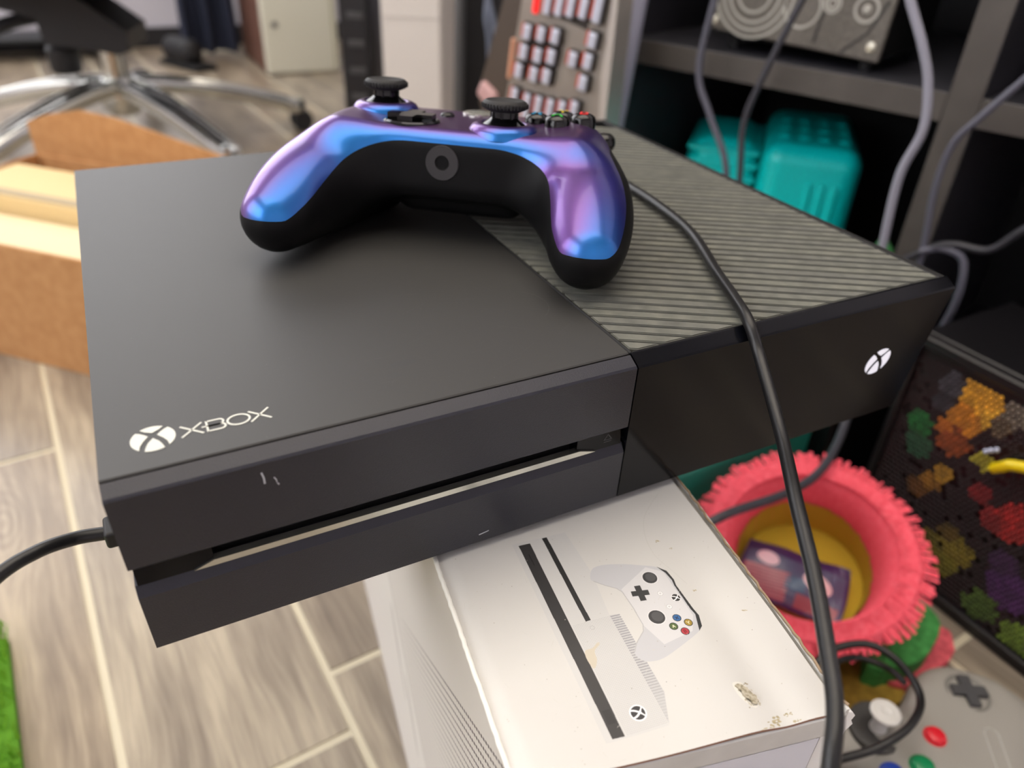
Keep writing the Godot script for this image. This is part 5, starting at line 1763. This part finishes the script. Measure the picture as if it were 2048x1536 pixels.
# ------------------------------------------------------------------ cables
func cable(label: String, pts: Array, r: float, m: Material, flat := 1.0, per := 10) -> Node3D:
	var base: Vector3 = pts[pts.size() / 2]
	var t := thing("cable", label, "cable", Transform3D(Basis.IDENTITY, base))
	var b := MB.new()
	b.tube(spline(pts, per), r, 12, flat)
	part(t, "sheath", b, m, Transform3D(Basis.IDENTITY, -base))
	return t

func build_cables() -> void:
	cable("black cable lying across the ridged vent and hanging down the glossy front", [V(.268, TOP + .0024, -.19), V(.2631, TOP + .0028, -.1514), V(.2596, TOP + .0034, -.1189), V(.2517, TOP + .0036, -.0804), V(.2345, TOP + .0036, -.0413), V(.2245, TOP + .0038, -.018), V(.2185, TOP + .0024, -.003), V(.2165, .3655, .008), V(.2053, .3541, .0339), V(.1854, .3528, .0622), V(.1715, .3487, .0849), V(.1592, .3446, .1032), V(.1508, .3406, .1152), V(.1424, .3335, .1241), V(.13, .31, .14)], .00225, M.cable)
	var lc := cable("black cable plugged into the console's left side", [V(.0, .3232, -.0431), V(-.0071, .3232, -.0431), V(-.0163, .3249, -.0425), V(-.0267, .3282, -.0369), V(-.0384, .3278, -.0294), V(-.06, .318, -.015)], .0023, M.cable)
	var b := MB.new()
	b.rbox(V(-.0035, .3232, -.0431) - lc.position, V(.009, .0066, .010), .0012, 3)
	part(lc, "plug", b, mat(c8(24, 24, 25), 0.5))
	var gm := mat(c8(86, 86, 98), 0.4)
	var lg := mat(c8(140, 140, 152), 0.4)
	cable("thin dark grey cable hanging in front of the shelf, leftmost of three", [V(.568, .46, -.461), V(.568, .431, -.461), V(.566, .358, -.466), V(.574, .317, -.447), V(.584, .27, -.42), V(.588, .2, -.41)], .0034, gm)
	cable("thin dark cable hanging slanted across the engraved plate", [V(.607, .47, -.36), V(.600, .439, -.378), V(.590, .355, -.403), V(.587, .315, -.410), V(.589, .272, -.404), V(.594, .2, -.395)], .0032, mat(c8(58, 58, 66), 0.45))
	cable("wide light grey cable curving in front of the turquoise tub", [V(.582, .48, -.28), V(.589, .448, -.265), V(.596, .416, -.246), V(.601, .389, -.234), V(.603, .355, -.227), V(.601, .317, -.233), V(.602, .261, -.229), V(.604, .18, -.22)], .0037, lg)
	cable("thin grey cable slanting over the shelf's right bay", [V(.656, .43, -.17), V(.650, .402, -.188), V(.642, .366, -.209), V(.638, .342, -.221), V(.637, .304, -.222), V(.639, .26, -.216), V(.64, .2, -.21)], .003, gm)
	cable("dark cable looping from the right edge to the console's back corner", [V(.67, .31, -.12), V(.664, .293, -.15), V(.657, .267, -.169), V(.648, .263, -.194), V(.640, .254, -.21), V(.62, .22, -.24)], .0034, mat(c8(40, 40, 46), 0.4))
	cable("grey cable bending down behind the console's right front corner", [V(.636, .25, -.215), V(.644, .257, -.203), V(.651, .254, -.186), V(.653, .235, -.179), V(.654, .207, -.178), V(.655, .185, -.181), V(.657, .16, -.182)], .0034, gm)
	cable("grey cable sagging from under the console over the pink bowl", [V(.56, .19, -.19), V(.5457, .13, -.1695), V(.4834, .12, -.1327), V(.434, .118, -.1212), V(.3681, .12, -.1202), V(.33, .11, -.12)], .0036, mat(c8(64, 64, 72), 0.35))
	cable("black cable looped round the grey pad's stick, outer turn", [V(.362, .075, -.012), V(.384, .080, -.015), V(.407, .083, -.006), V(.414, .083, .013), V(.404, .085, .037), V(.381, .087, .049), V(.353, .083, .05), V(.33, .074, .042)], .0026, M.cable)
	cable("black cable looped beside the grey pad's stick, inner turn", [V(.36, .064, -.008), V(.385, .070, -.011), V(.403, .071, -.006), V(.4115, .074, .010), V(.408, .079, .024)], .0022, M.cable)
